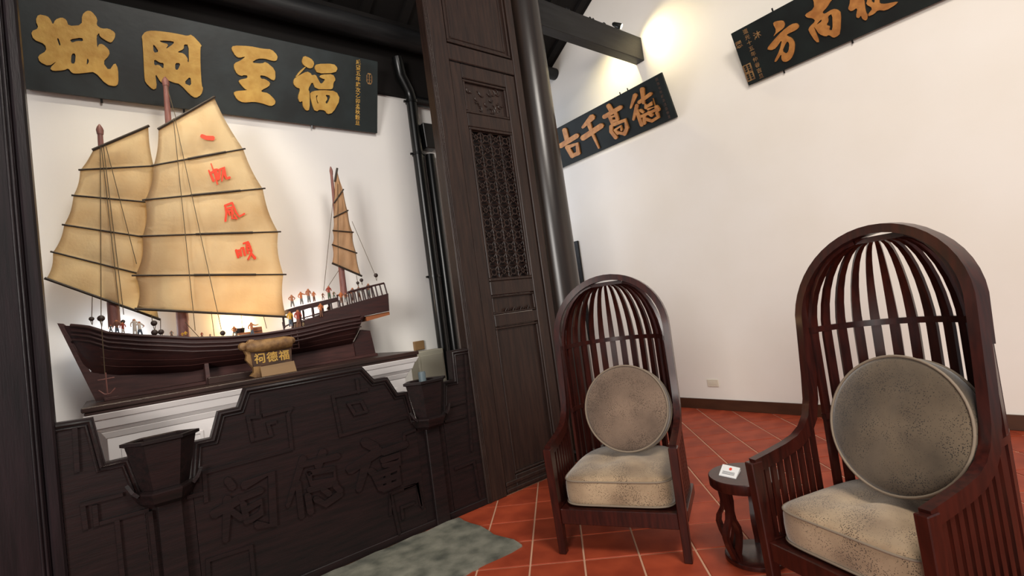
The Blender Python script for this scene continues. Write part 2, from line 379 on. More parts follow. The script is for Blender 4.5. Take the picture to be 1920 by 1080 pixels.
# pierced lattice of rings, crosses and ogee links
bm = bmesh.new(); LX0, LX1, LZ0, LZ1 = 2.53, 2.96, 1.76, 3.045; nx, nz = 4, 12; dx, dz = (LX1-LX0)/nx, (LZ1-LZ0)/nz; yl = YD+.03
def ringb(cx, cz, rx, rzz, r=.0065, seg=12):
    tube(bm, [(cx+rx*math.cos(t*2*math.pi/seg), yl, cz+rzz*math.sin(t*2*math.pi/seg)) for t in range(seg+1)], r, 5, False)
for i in range(nx+1):
    tube(bm, [(LX0+i*dx, yl, LZ0), (LX0+i*dx, yl, LZ1)], .004, 4)
for j in range(nz+1):
    tube(bm, [(LX0, yl, LZ0+j*dz), (LX1, yl, LZ0+j*dz)], .004, 4)
for i in range(nx):
    for j in range(nz):
        cx, cz = LX0+(i+.5)*dx, LZ0+(j+.5)*dz
        if (i+j) % 2 == 0: ringb(cx, cz, dx*.26, dz*.26)
        else: ringb(cx, cz, dx*.2, dz*.2, .008, 4)
        for sx in (-1, 1):
            for sz in (-1, 1):
                tube(bm, [(cx+sx*dx*.2, yl, cz+sz*dz*.2), (cx+sx*dx*.5, yl, cz+sz*dz*.5)], .007, 5)
        tube(bm, [(cx-dx*.48, yl, cz-dz*.12), (cx-dx*.36, yl, cz), (cx-dx*.48, yl, cz+dz*.12)], .006, 5)
        tube(bm, [(cx+dx*.48, yl, cz-dz*.12), (cx+dx*.36, yl, cz), (cx+dx*.48, yl, cz+dz*.12)], .006, 5)
lt = finish(bm, 'lattice', M_door, door, 50)
frame_mould(2.508, 2.982, 1.737, 3.068, .022, door, 'lattice_frame', y=YD+.012, proud=.012)
dbox('lattice_backing', 2.507, 2.983, 1.737, 3.068, YD+.055, YD+.068, 0, M_screen)
# left door post / leaf
post = empty('door_post', (-.6, YD+.04, 0), 'broad dark wooden door post filling the left edge', 'post')
box('post_board', -1.15, -.285, YD, YD+.09, 0, 5.0, M_post, post, .006)
box('post_edge', -.283, -.232, YD-.02, YD+.10, 0, 5.0, M_post, post, .010)
for k in range(2): tubeo('bead', [(-.30-k*.016, YD-.002, .005), (-.30-k*.016, YD-.002, 5)], .007, M_post, post, 8)
# ------------------------------------------------------------------ low carved screen between the posts
scr = empty('carved_screen', (.98, YD, 0), 'low black carved wooden screen with a stepped top below the ship', 'screen')
TH = .05
def panel(name, prof):
    bm = bmesh.new(); plate(bm, [prof], lambda p: Vector((p[0], YD, p[1])), Vector((0, TH, 0))); return finish(bm, name, M_screen, scr)
def capping(prof):                             # double bead following the stepped edge
    for off, r, yy in ((.010, .011, -.006), (.030, .007, -.004)):
        bm = bmesh.new(); pts = []
        n = len(prof)
        for i, p in enumerate(prof):
            a = Vector(prof[max(i-1, 0)]); b = Vector(p); c = Vector(prof[min(i+1, n-1)])
            t1 = (b-a).normalized() if i else (c-b).normalized(); t2 = (c-b).normalized() if i < n-1 else t1
            n1, n2 = Vector((t1.y, -t1.x)), Vector((t2.y, -t2.x)); mm = (n1+n2).normalized(); k = off/max(.45, mm.dot(n1))
            pts.append((b.x+mm.x*k, YD+yy, b.y+mm.y*k))
        tube(bm, pts, r, 6); finish(bm, 'edge_moulding', M_screen, scr, 50)
    bm = bmesh.new(); path = [(p[0], YD+TH/2, p[1]) for p in prof]; sweep(bm, path, [(0, 1, 0)]*len(path), TH/2+.008, .008); finish(bm, 'capping', M_screen, scr)
Lp = [(-.230, 1.210), (-.095, 1.207), (-.063, .970), (.034, .970), (.080, .762)]
Cp = [(.300, .762), (.330, .975), (.415, .973), (.463, 1.112), (.563, 1.113), (.607, 1.217), (1.325, 1.219), (1.399, 1.116), (1.495, 1.115), (1.557, .990), (1.630, .988), (1.672, .770)]
Rp = [(1.902, .765), (1.938, .998), (2.036, .996), (2.043, 1.218), (2.193, 1.215)]
panel('side_panel', Lp+[(.080, 0), (-.230, 0)]); panel('centre_panel', Cp+[(1.672, 0), (.300, 0)]); panel('side_panel', Rp+[(2.193, 0), (1.902, 0)])
for q in (Lp, Cp, Rp): capping(q)
for x0, x1 in ((.082, .298), (1.674, 1.900)):
    box('pilaster_back', x0, x1, YD+.004, YD+TH, 0, .76, M_screen, scr)
    box('pilaster', (x0+x1)/2-.055, (x0+x1)/2+.055, YD-.035, YD+.003, 0, .70, M_screen, scr, .005)
box('base_rail', -.23, 2.193, YD-.012, YD+.002, 0, .05, M_screen, scr, .004)
FRN = [0]
def fret(px, o, s, r=.010):                    # raised fret lines carved on the screen face
    pts = [ony(o[0]+p[0]/s, o[1]+p[1]/s, YD-.002) for p in px]
    bm = bmesh.new()
    for k, (a, b) in enumerate(zip(pts, pts[1:])):
        d = (b-a).normalized()*r*.8; FRN[0] += 1; e = Vector((0, -.0011*(FRN[0] % 4), 0)); sweep(bm, [a-d+e, b+d+e], [(0, 1, 0)]*2, .010, r)
    finish(bm, 'fret', M_screen, scr)
A5, A6, A8, A7 = ((380, 640), 4.153), ((360, 780), 3.6), ((40, 770), 3.483), ((700, 630), 3.27)
for px, (o, s) in [([(690, 838), (660, 570), (685, 520), (475, 572)], A5), ([(690, 838), (10, 1022), (25, 1240)], A5), ([(440, 585), (350, 592), (385, 770), (530, 732), (505, 640), (560, 628)], A5), ([(420, 460), (425, 575)], A5),
                   ([(1575, 592), (1070, 733), (1010, 430), (1275, 375)], A5), ([(1195, 300), (1210, 395)], A5), ([(1130, 485), (1230, 465), (1272, 545), (1180, 568), (1130, 485)], A5),
                   ([(110, 1100), (105, 972), (395, 880), (415, 1100)], A6), ([(1395, 790), (1335, 525), (1515, 452), (1540, 600)], A6), ([(1420, 690), (1410, 615), (1490, 585)], A6), ([(70, 522), (-25, 545)], A6),
                   ([(420, 765), (400, 610), (650, 547)], A8), ([(480, 625), (490, 742), (820, 650)], A8), ([(350, 120), (365, 390)], A8), ([(625, 720), (660, 1080)], A8), ([(840, 665), (885, 1080)], A8),
                   ([(440, 435), (560, 402)], A7), ([(440, 522), (556, 492)], A7), ([(500, 812), (612, 768), (650, 985)], A7), ([(560, 120), (600, 700)], A7), ([(185, 640), (185, 600), (250, 575)], A7), ([(100, 1090), (100, 965), (265, 905), (300, 1050)], A7)]:
    fret(px, o, s)
def relief(name, strokes, o, s, proud, M, par, to3, back):
    bm = bmesh.new()
    for k, st in enumerate(strokes):           # each stroke a hair prouder than the one before
        pts, w0 = st[0], st[1]; w1 = st[2] if len(st) > 2 else None; lift = back.normalized()*(-.0007*k)
        plate(bm, [brush([(o[0]+p[0]/s, o[1]+p[1]/s) for p in pts], w0/s, w1/s if w1 else None)], lambda p: to3(p)+lift, back-lift)
    return finish(bm, name, M, par)
to_scr = lambda p: ony(p[0], p[1], YD-.014)
CARVED = [
 [([(240, 435), (275, 480)], 55), ([(145, 665), (330, 555)], 60), ([(240, 560), (225, 840)], 62, 40), ([(265, 640), (335, 690)], 45), ([(350, 470), (535, 385), (550, 735), (440, 735)], 56), ([(330, 555), (465, 500)], 45), ([(345, 590), (370, 715)], 45), ([(350, 640), (468, 575), (465, 655), (385, 705)], 42)],
 [([(750, 285), (645, 610)], 48, 26), ([(715, 450), (740, 680)], 42), ([(885, 240), (850, 340)], 52), ([(735, 330), (985, 270)], 42), ([(790, 385), (960, 355), (965, 430), (805, 455), (790, 385)], 40), ([(790, 500), (970, 450)], 40), ([(780, 535), (800, 650)], 46), ([(835, 560), (900, 595), (1000, 525)], 46), ([(880, 490), (925, 525)], 42), ([(965, 470), (1000, 505)], 42)],
 [([(1165, 175), (1240, 215)], 66), ([(1065, 365), (1265, 235)], 62), ([(1180, 300), (1125, 500)], 60, 40), ([(1205, 370), (1275, 430)], 48), ([(1290, 245), (1440, 190)], 50), ([(1285, 300), (1400, 262), (1400, 315), (1295, 330)], 42), ([(1235, 405), (1275, 490)], 46), ([(1240, 405), (1390, 345), (1395, 450), (1290, 495)], 46), ([(1320, 385), (1330, 470)], 36), ([(1260, 450), (1390, 400)], 36)]]
for st in CARVED: relief('carved_character', st, A6[0], A6[1], .012, M_screen, scr, to_scr, Vector((0, .016, 0)))
# hexagonal tapered planters standing on the pilasters
def hexring(cx, fw, sw, dp, y0, z):            # front width, side spread, depth
    return [(cx-fw/2-sw, y0+dp, z), (cx-fw/2, y0, z), (cx+fw/2, y0, z), (cx+fw/2+sw, y0+dp, z), (cx+fw/2, y0+2*dp, z), (cx-fw/2, y0+2*dp, z)]
def planter(cx, label, fill):
    t = empty('hexagonal_planter', (cx, YD-.01, .70), label, 'planter', 'hexagonal planters on the carved screen'); yc = YD-.005
    def solid(name, rings, inner=False):
        bm = bmesh.new(); vs = [[bm.verts.new(p) for p in r] for r in rings]
        for a, b in zip(vs, vs[1:]):
            for k in range(6): bm.faces.new((a[k], a[(k+1) % 6], b[(k+1) % 6], b[k]))
        bm.faces.new(vs[0][::-1]); bm.faces.new(vs[-1])
        return finish(bm, name, M_screen, t)
    yc = YD-.016
    R = lambda fw, sw, dp, z: hexring(cx, fw, sw, dp, yc-dp, z)
    def half(name, rings):                     # half hexagon fixed flat against the screen
        bm = bmesh.new(); vs = []
        for fw, sw, dp, z in rings: vs.append([bm.verts.new(p) for p in ((cx-fw/2-sw, YD-.0142, z), (cx-fw/2, YD-.014-dp, z), (cx+fw/2, YD-.014-dp, z), (cx+fw/2+sw, YD-.0142, z))])
        for a, b in zip(vs, vs[1:]):
            for k in range(4): bm.faces.new((a[k], a[(k+1) % 4], b[(k+1) % 4], b[k]))
        bm.faces.new(vs[0][::-1]); bm.faces.new(vs[-1]); return finish(bm, name, M_screen, t)
    solid('body', [R(.115, .05, .072, .792), R(.162, .078, .095, 1.035), R(.15, .07, .085, 1.035), R(.105, .045, .058, .81)])
    solid('rim', [R(.162, .078, .095, 1.028), R(.178, .088, .104, 1.034), R(.178, .088, .104, 1.05), R(.16, .077, .093, 1.052), R(.148, .069, .083, 1.046), R(.148, .069, .083, 1.028)])
    half('collar', [(.11, .04, .06, .703), (.12, .06, .09, .725), (.13, .083, .11, .775), (.13, .083, .11, .783), (.115, .055, .085, .791)])
    for s in (-1, 1):
        bm = bmesh.new(); x = cx+s*.142; sweep(bm, [(cx+s*.12, yc-.03, .775), (x, yc-.03, .80), (x+s*.022, yc-.03, .845)], [(0, 1, 0)]*3, [.02, .016, .003], .008); finish(bm, 'horn', M_screen, t)
    return t
planter(.180, 'black hexagonal wooden planter at the left end of the screen', 0)
planter(1.783, 'black hexagonal wooden planter at the right of the screen, beside the lattice door', 1)
q = onz(790, 697, 1.085); 
bm = bmesh.new(); lathe(bm, [(.024, .845), (.028, 1.10), (.024, 1.112)], (1.765, YD-.016, 0), 12); tag(finish(bm, 'small_cup', mat('blue_grey_glaze', srgb(84, 98, 104), .5), None, 40), 'small blue grey cup standing in the right hexagonal planter', 'cup')
# ================================================================== NAME BOARDS
GLYPH = {
'cheng': ((40, 10), 6.75, [[(180, 190), (215, 112), (330, 135), (370, 180), (400, 245), (430, 180), (510, 150), (570, 180), (597, 262), (765, 250), (768, 120), (830, 65), (890, 75), (965, 170), (950, 250), (1015, 295), (1105, 292), (1190, 345), (1185, 410), (1140, 475), (1080, 450), (990, 390), (985, 345), (950, 390), (962, 545), (980, 490), (1030, 488), (1110, 560), (1118, 625), (1030, 720), (1110, 830), (1185, 720), (1225, 800), (1230, 990), (1190, 1025), (1080, 1005), (930, 840), (830, 850), (700, 865), (640, 855), (595, 795), (540, 820), (400, 830), (360, 795), (455, 700), (350, 770), (230, 715), (208, 640), (320, 575), (300, 490), (150, 430), (122, 330), (220, 290)],
  [(450, 420), (470, 412), (500, 505), (480, 510)], [(610, 430), (770, 405), (785, 455), (700, 450), (640, 475)], [(635, 610), (688, 608), (680, 738), (625, 735)], [(835, 660), (860, 710), (825, 762)]]),
'gang': ((250, 40), 6.75, [[(105, 190), (150, 130), (240, 115), (430, 135), (600, 165), (680, 185), (740, 165), (870, 305), (848, 330), (850, 560), (865, 810), (885, 850), (860, 930), (790, 972), (720, 930), (590, 790), (510, 775), (420, 735), (385, 770), (345, 770), (275, 650), (300, 840), (250, 868), (150, 770), (140, 700), (125, 400), (115, 240)],
  [(248, 290), (275, 310), (325, 385), (258, 400)], [(330, 240), (510, 250), (515, 280), (405, 355), (450, 290), (350, 265)], [(640, 290), (700, 295), (705, 520), (685, 510), (690, 470), (640, 405), (550, 390), (640, 350)], [(262, 475), (340, 525), (385, 525), (382, 605), (320, 545), (265, 560)], [(530, 525), (600, 530), (565, 615), (530, 610)], [(725, 690), (735, 822), (638, 780)]]),
'zhi': ((420, 70), 7.714, [[(105, 165), (130, 118), (370, 125), (560, 165), (690, 172), (778, 265), (765, 335), (715, 343), (580, 305), (480, 310), (395, 365), (550, 380), (605, 350), (740, 465), (745, 600), (715, 628), (610, 560), (520, 545), (535, 600), (590, 600), (672, 655), (650, 710), (540, 765), (545, 790), (640, 805), (745, 910), (740, 965), (680, 998), (560, 955), (440, 930), (280, 945), (190, 900), (135, 800), (180, 775), (345, 765), (300, 745), (210, 640), (230, 610), (340, 590), (340, 550), (280, 545), (260, 560), (190, 530), (145, 440), (148, 375), (240, 335), (320, 272), (220, 298), (170, 270)]]),
'fu_a': ((540, 90), 6.75, [[(175, 165), (200, 95), (290, 130), (335, 185), (315, 250), (270, 260), (195, 215)]]),
'fu_b': ((540, 90), 6.75, [[(332, 245), (365, 200), (580, 198), (632, 255), (600, 315), (375, 322)]]),
'fu_c': ((540, 90), 6.75, [[(395, 360), (430, 335), (570, 330), (605, 400), (575, 440), (570, 510), (540, 525), (350, 520), (310, 420), (255, 520), (275, 560), (275, 780), (235, 797), (190, 740), (185, 665), (150, 690), (125, 620), (160, 515), (110, 500), (68, 450), (75, 390), (140, 345), (240, 295), (290, 320), (300, 345), (350, 335), (385, 400), (410, 450), (440, 445), (475, 395), (430, 385)]]),
'fu_d': ((540, 90), 6.75, [[(218, 235), (226, 245), (118, 362), (92, 368), (150, 290)]]),
'fu_e': ((540, 90), 6.75, [[(275, 585), (310, 545), (440, 532), (610, 545), (662, 650), (570, 820), (500, 838), (470, 790), (395, 780), (370, 802), (325, 780)], [(350, 605), (380, 595), (362, 640), (390, 705), (370, 700)], [(470, 590), (545, 600), (500, 710), (470, 690), (505, 640)]]),
'fang_a': ((1360, 20), 7.2, [[(640, 175), (670, 145), (775, 130), (805, 180), (790, 235), (700, 300), (640, 360), (690, 270)]]),
'fang_b': ((1360, 20), 7.2, [[(555, 520), (640, 410), (760, 280), (890, 180), (970, 168), (1000, 215), (960, 260), (830, 320), (830, 340), (900, 370), (940, 440), (930, 560), (890, 650), (830, 690), (780, 690), (755, 655), (757, 580), (690, 690), (655, 690), (730, 540), (770, 380), (680, 510), (620, 535)], [(835, 410), (865, 445), (855, 540), (820, 585), (768, 548), (800, 470)]]),
'nan': ((1490, 0), 8.727, [[(240, -60), (400, -90), (420, -190), (540, -200), (530, -115), (700, -170), (760, -140), (600, 0), (530, 120), (450, 200), (480, 235), (620, 145), (700, 155), (760, 210), (745, 550), (690, 600), (630, 620), (560, 570), (510, 600), (400, 560), (335, 460), (310, 440), (410, 690), (345, 690), (220, 500), (240, 440), (340, 345), (300, 300), (200, 290), (160, 240), (320, 140), (310, 0)],
  [(540, 270), (615, 220), (622, 495), (560, 495), (580, 430), (515, 412), (555, 345)], [(350, 405), (440, 310), (440, 350), (390, 385)]]),
'bei_a': ((1490, 0), 8.727, [[(920, -100), (1000, -60), (1020, -160), (1120, -150), (1100, -50), (1140, 0), (1150, 120), (1170, 210), (1195, 240), (1190, 310), (1160, 340), (1105, 310), (1085, 250), (1050, 300), (1000, 280), (1030, 120), (930, 190), (870, 150), (900, 60), (905, 0)]]),
'bei_b': ((1490, 0), 8.727, [[(1190, 0), (1180, -120), (1330, -160), (1350, -260), (1430, -260), (1430, -180), (1600, -200), (1560, -120), (1400, -90), (1385, 0), (1390, 60), (1480, 65), (1700, 20), (1650, 80), (1490, 175), (1360, 165), (1300, 230), (1205, 270), (1200, 230), (1280, 135), (1165, 70)], [(1252, 20), (1275, -60), (1310, -40), (1305, 55)]])}
def glyph(name, keys, p0, n, M, par, proud=.014):
    bm = bmesh.new()
    for k, key in enumerate(keys):
        o, s, loops = GLYPH[key]
        plate(bm, [smoothloop([(o[0]+p[0]/s, o[1]+p[1]/s) for p in l]) for l in loops], lambda p: onpl(p[0], p[1], p0+n*(proud+k*.0005), n), -n*proud)
    return finish(bm, name, M, par)
def board(name, label, p0, ex, ez, x0, x1, hgt, n, M, th=.035, edge=None):
    t = empty(name, p0, label, 'name board', 'carved name boards hung on the walls')
    bm = bmesh.new(); c = [p0+ex*x0, p0+ex*x1, p0+ex*x1+ez*hgt, p0+ex*x0+ez*hgt]
    hexa(bm, [q-n*th for q in c]+[q for q in c], .004); finish(bm, 'board', M, t)
    return t
# long board in the alcove
BR = ony(707.8, 250, YA-.05); TR = onx(708.6, 115.4, BR.x); exA = Vector((1, 0, 0)); ezA = (TR-BR).normalized(); nA = exA.cross(ezA)
bA = board('name_board', 'long black name board with four large gold characters above the ship', BR, exA, ezA, -2.50, 0, (TR-BR).length, nA, M_board)
for keys in (['cheng'], ['gang'], ['zhi'], ['fu_a', 'fu_b', 'fu_c', 'fu_d', 'fu_e']): glyph('character', keys, BR, nA, M_gold, bA)
t0, t1 = onpl(671.9, 117, BR+nA*.004, nA), onpl(670.4, 231, BR+nA*.004, nA)
textpart('inscription', '咸豐五年歲次乙卯孟秋穀旦', (t1-t0).length/11.6, t0, exA, ezA, M_gold, bA, (t1-t0).length/11, t1-t0)
def seal(px, py, wv, hv, p0, ex, ez, n, M, par, oval=False):
    c = onpl(px, py, p0+n*.003, n); bm = bmesh.new(); tt = 8 if oval else 4; ph = math.pi/tt if not oval else 0
    lp = [(math.cos(ph+k*2*math.pi/tt)*(1 if oval else 1.41), math.sin(ph+k*2*math.pi/tt)*(1 if oval else 1.41)) for k in range(tt)]
    if oval: lp = [(-1, -.5), (-.5, -1), (.5, -1), (1, -.5), (1, .5), (.5, 1), (-.5, 1), (-1, .5)]
    holes = [[(x*.28+a, y*.22+b) for x, y in ((-1, -1), (1, -1), (1, 1), (-1, 1))] for a in (-.42, .42) for b in (-.5, 0.05, .55)] if True else []
    plate(bm, [lp]+holes, lambda p: c+ex*p[0]*wv/2+ez*p[1]*hv/2, -n*.0025); return finish(bm, 'seal', M, par)
seal(692.6, 147.8, .058, .10, BR, exA, ezA, nA, M_bronze, bA, True)
def nails(par, p0, ex, ez, n, hgt, xs):
    for x, zz in xs:
        c = p0+ex*x+ez*zz; bm = bmesh.new(); tube(bm, [c-n*.02, c-n*.02+ez*(.03 if zz > .1 else -.03)], .008, 6); finish(bm, 'hanging_peg', M_black, par)
nails(bA, BR, exA, ezA, nA, 0, [(-2.1, 0), (-1.6, 0), (-.62, 0)])
# two boards on the right wall
exB = Vector((0, -1, 0))
BL = onx(1403.5, 161, XB-.05); TL = ony(1370, 63.5, BL.y); ezB = (TL-BL).normalized(); nB = exB.cross(ezB); HB = (TL-BL).length
bB = board('name_board', 'black name board with gold characters, cut off by the top edge of the picture', BL, exB, ezB, 0, 2.25, HB, nB, M_board2)
for keys in (['fang_a', 'fang_b'], ['nan'], ['bei_a', 'bei_b']): glyph('character', keys, BL, nB, M_gold2, bB)
t0, t1 = onpl(1360+272/7.2, 20+285/7.2, BL+nB*.004, nB), onpl(1360+485/7.2, 20+885/7.2, BL+nB*.004, nB)
textpart('inscription', '道光十五年仲春吉旦', (t1-t0).length/9.4, t0, exB, ezB, M_bronze, bB, (t1-t0).length/8, t1-t0)
for (px, py), ch in (((430, 335), '沐'), ((185, 465), '恩')): textpart('inscription', ch, .075, onpl(1360+px/7.2, 20+py/7.2, BL+nB*.004, nB), exB, ezB, M_bronze, bB)
seal(1360+300/7.2, 20+780/7.2, .085, .085, BL, exB, ezB, nB, M_bronze, bB); seal(1360+335/7.2, 20+890/7.2, .085, .085, BL, exB, ezB, nB, M_bronze, bB)
nails(bB, BL, exB, ezB, nB, HB, [(.42, HB), (.35, 0), (.95, 0)])
BD = onx(1269, 220, XB-.05); TD = ony(1239.5, 135.9, BD.y); ezD = (TD-BD).normalized(); nD = exB.cross(ezD); HD = (TD-BD).length
bD = board('name_board', 'black name board with four ochre relief characters beside the pillar', BD, exB, ezD, -2.15, 0, HD, nD, M_board2)
REL = {
'gu': ((1040, 160), 7.2, [([(130, 600), (165, 740)], 62), ([(75, 820), (300, 680)], 66), ([(165, 830), (240, 960)], 58), ([(190, 830), (300, 790), (318, 925)], 52), ([(240, 950), (325, 915)], 52)]),
'qian': ((1040, 160), 7.2, [([(505, 430), (375, 570)], 84, 34), ([(375, 715), (630, 545)], 72), ([(455, 510), (500, 640), (595, 850)], 58, 18)]),
'gao': ((1120, 130), 7.71, [([(155, 525), (205, 610)], 62), ([(95, 690), (335, 550)], 62), ([(250, 600), (290, 730)], 46), ([(170, 670), (225, 800)], 46), ([(200, 690), (262, 670)], 30), ([(225, 750), (290, 730)], 34), ([(230, 800), (400, 735), (428, 850), (390, 940)], 54), ([(200, 820), (200, 900), (270, 990)], 52), ([(390, 935), (310, 915)], 40), ([(255, 875), (300, 930)], 38), ([(265, 870), (340, 820), (350, 880)], 30)]),
'de': ((1120, 130), 7.71, [([(545, 375), (480, 560)], 66, 26), ([(570, 520), (520, 730)], 52, 34), ([(565, 590), (640, 810)], 50), ([(645, 285), (665, 490)], 64, 40), ([(600, 480), (770, 355)], 52), ([(700, 560), (700, 500), (795, 440), (815, 530), (730, 575)], 42), ([(620, 590), (660, 620)], 40), ([(625, 685), (870, 575)], 42), ([(680, 660), (680, 785)], 46), ([(705, 720), (790, 748), (880, 690), (860, 625)], 46), ([(740, 625), (790, 665)], 54), ([(850, 540), (882, 590)], 54)])}
for k in ('gu', 'qian', 'gao', 'de'):
    o, s, st = REL[k]; relief('character', st, o, s, .02, M_gold2, bD, lambda p: onpl(p[0], p[1], BD+nD*.022, nD), -nD*.022)
t0, t1 = onpl(1120+860/7.71, 130+150/7.71, BD+nD*.003, nD), onpl(1120+1040/7.71, 130+690/7.71, BD+nD*.003, nD)
textpart('inscription', '同治七年歲次戊辰仲夏', (t1-t0).length/12, t0, exB, ezD, M_bronzed, bD, (t1-t0).length/9, t1-t0)
nails(bD, BD, exB, ezD, nD, HD, [(-.62, HD), (-1.95, HD), (-.5, HD)])
# ================================================================== SMALL FITTINGS
def socket(name, label, cat, x0, x1, y0, y1, z0, z1, M, slot):
    t = empty(name, ((x0+x1)/2, (y0+y1)/2, z0), label, cat); box('plate', x0, x1, y0, y1, z0, z1, M, t, .003); return t
p = onx(1337, 718, XB)
t = socket('wall_socket', 'small cream socket plate low on the white wall', 'socket', XB-.012, XB-.0005, p.y-.07, p.y+.07, p.z-.042, p.z+.042, M_plate, 1)
box('rocker', XB-.015, XB-.012, p.y-.045, p.y-.005, p.z-.018, p.z+.018, M_plate, t, .001); box('rocker', XB-.015, XB-.012, p.y+.005, p.y+.045, p.z-.018, p.z+.018, M_plate, t, .001)
p = ony(784, 648, YA)
t = socket('junction_box', 'small brown junction box on the alcove wall beside the drainpipe', 'junction box', p.x-.055, p.x+.055, YA-.03, YA-.0005, p.z-.045, p.z+.045, M_brown, 1); box('lid', p.x-.05, p.x+.05, YA-.035, YA-.0305, p.z-.04, p.z+.04, M_brown, t, .002)
p = ony(806, 690, YA-.15)
t = empty('grey_cabinet', (p.x, YA-.09, 0), 'pale grey box standing behind the right end of the screen', 'cabinet')
box('body', p.x-.12, p.x+.16, YA-.17, YA-.001, 0, 1.20, M_stonep, t, .006); box('door', p.x-.10, p.x+.14, YA-.182, YA-.171, .06, 1.16, M_stonep, t, .003)
# drainpipes
xp = ony(801, 420, YA-.07).x
t = empty('drainpipe', (xp, YA-.07, 0), 'glossy black drainpipe with clamp rings on the alcove wall', 'pipe')
bm = bmesh.new(); tube(bm, [(xp, YA-.07, 0), (xp, YA-.07, 3.78), (xp-.02, YA-.075, 3.86), (xp-.12, YA-.13, 3.98), (xp-.14, YA-.14, 4.15)], .055, 16); finish(bm, 'pipe', M_black, t, 50)
for py in (290, 520, 195):
    z = ony(790, py, YA-.07).z; bm = bmesh.new(); tube(bm, [(xp, YA-.07, z-.012), (xp, YA-.07, z+.012)], .064, 16); bx(bm, xp-.085, xp+.085, YA-.075, YA-.055, z-.01, z+.01); finish(bm, 'clamp', M_black, t, 40)
z = ony(790, 195, YA-.07).z; bm = bmesh.new(); tube(bm, [(xp, YA-.07, z+.02), (3.0, YA-.07, z+.02)], .05, 12); finish(bm, 'branch', M_black, t, 50)
xq = ony(846, 600, YA-.06).x
t = empty('drainpipe', (xq, YA-.06, 0), 'black drainpipe with a square hopper half hidden by the door jamb', 'pipe')
bm = bmesh.new(); tube(bm, [(xq, YA-.06, 0), (xq, YA-.06, 3.2)], .05, 16); finish(bm, 'pipe', M_black, t, 50)
zt = ony(815, 240, YA-.08).z; bm = bmesh.new(); hexa(bm, [(xq-.06, YA-.12, zt-.24), (xq+.06, YA-.12, zt-.24), (xq+.06, YA-.01, zt-.24), (xq-.06, YA-.01, zt-.24), (xq-.1, YA-.17, zt), (xq+.1, YA-.17, zt), (xq+.1, YA-.005, zt), (xq-.1, YA-.005, zt)], .005); finish(bm, 'hopper', M_black, t)
# ================================================================== DISPLAY PLINTH
PF = 3.72; PB = YA-.004; PT = 1.248            # front, back, top
pl = empty('display_plinth', (.92, (PF+PB)/2, 0), 'white moulded display plinth with a dark wooden top under the ship', 'plinth')
xl = ony(152, 780, PF).x; xr = ony(786, 662, PF).x
box('top', xl, xr, PF, PB, 1.218, PT, M_plinthtop, pl, .006); box('top_moulding', xl+.012, xr-.012, PF+.012, PB, 1.199, 1.2175, M_plinthtop, pl, .004)
for k, (ins, z0, z1) in enumerate(((.004, 1.162, 1.1985), (.03, 1.110, 1.1615), (.055, 1.085, 1.1095), (.075, 1.045, 1.0845))):
    bm = bmesh.new(); nx0 = ins+.02
    hexa(bm, [(xl+nx0, PF+nx0, z0), (xr-nx0, PF+nx0, z0), (xr-nx0, PB, z0), (xl+nx0, PB, z0), (xl+ins, PF+ins, z1), (xr-ins, PF+ins, z1), (xr-ins, PB, z1), (xl+ins, PB, z1)], .003); finish(bm, 'cornice', M_white, pl)
box('body', xl+.10, xr-.10, PF+.10, PB, .08, 1.0445, M_white, pl, .003)
for k in range(4):
    a = xl+.16+k*(xr-xl-.30)/4; b_ = a+(xr-xl-.30)/4-.04; bm = bmesh.new()
    for c in ((a, b_, .96, .975), (a, b_, .2, .215), (a, a+.015, .215, .96), (b_-.015, b_, .215, .96)): bx(bm, c[0], c[1], PF+.092, PF+.0995, c[2], c[3])
    finish(bm, 'panel_moulding', M_white, pl)
box('foot', xl+.07, xr-.07, PF+.07, PB, 0, .0795, M_white, pl, .004)
# ================================================================== MODEL SHIP
SY = 4.15                                      # centre line of the ship, parallel to the wall
ship = empty('model_junk', (.9, SY, PT), 'wooden model of a three masted Chinese junk with cream sails', 'model ship')
zoomS = {'a': ((80, 540), 4.911), 'b': ((340, 540), 5.685), 'c': ((500, 480), 4.908), 'f': ((80, 220), 2.7), 'm': ((230, 140), 2.2485), 'z': ((580, 300), 4.5)}
def sp(k, x, y, Y=SY): o, s = zoomS[k]; return ony(o[0]+x/s, o[1]+y/s, Y)
def above(v): return Vector((v.x, v.y, max(v.z, PT+.0012)))
HB_ = .17                                      # half beam
def interp(tab, x):
    if x <= tab[0][0]: return tab[0][1]
    for (a, va), (b, vb) in zip(tab, tab[1:]):
        if x <= b: return va+(vb-va)*(x-a)/(b-a)
    return tab[-1][1]
YN = SY-HB_                                    # near side plane
gun = [ony(px, py, YN) for px, py in ((112, 607), (140, 609), (168, 613), (202, 624.5), (263, 630.6), (360, 635.7), (428, 634), (491, 628), (537, 621), (571, 614.5), (620, 603), (680, 592), (730, 582))]
keel = [ony(px, py, SY-.05) for px, py in ((114, 612), (124, 625), (142, 655), (160, 690), (168, 698), (222, 703), (300, 701), (360, 697), (384, 692), (452, 683), (549, 665), (620, 652), (667, 643), (676, 600))]
gt = [(p.x, p.z) for p in gun]; kt = [(p.x, p.z) for p in keel]
x0, x1 = gt[0][0]-.0, kt[-1][0]
def beam(x):
    t = (x-x0)/(x1-x0); return HB_*min(1, max(.0, (1-(1-min(1, t/.38))**2.2)))*(1-.22*max(0, (t-.7)/.3))+.012
def section(x):
    g, k, b = interp(gt, x), interp(kt, x), beam(x); hh = g-k
    return [(b, g), (b*1.02, g-.12*hh), (b*.98, g-.30*hh), (b*.88, g-.5*hh), (b*.70, g-.70*hh), (b*.44, g-.87*hh), (.02, k)]
bm = bmesh.new(); xs = [x0+(x1-x0)*i/44 for i in range(45)]; rings = []
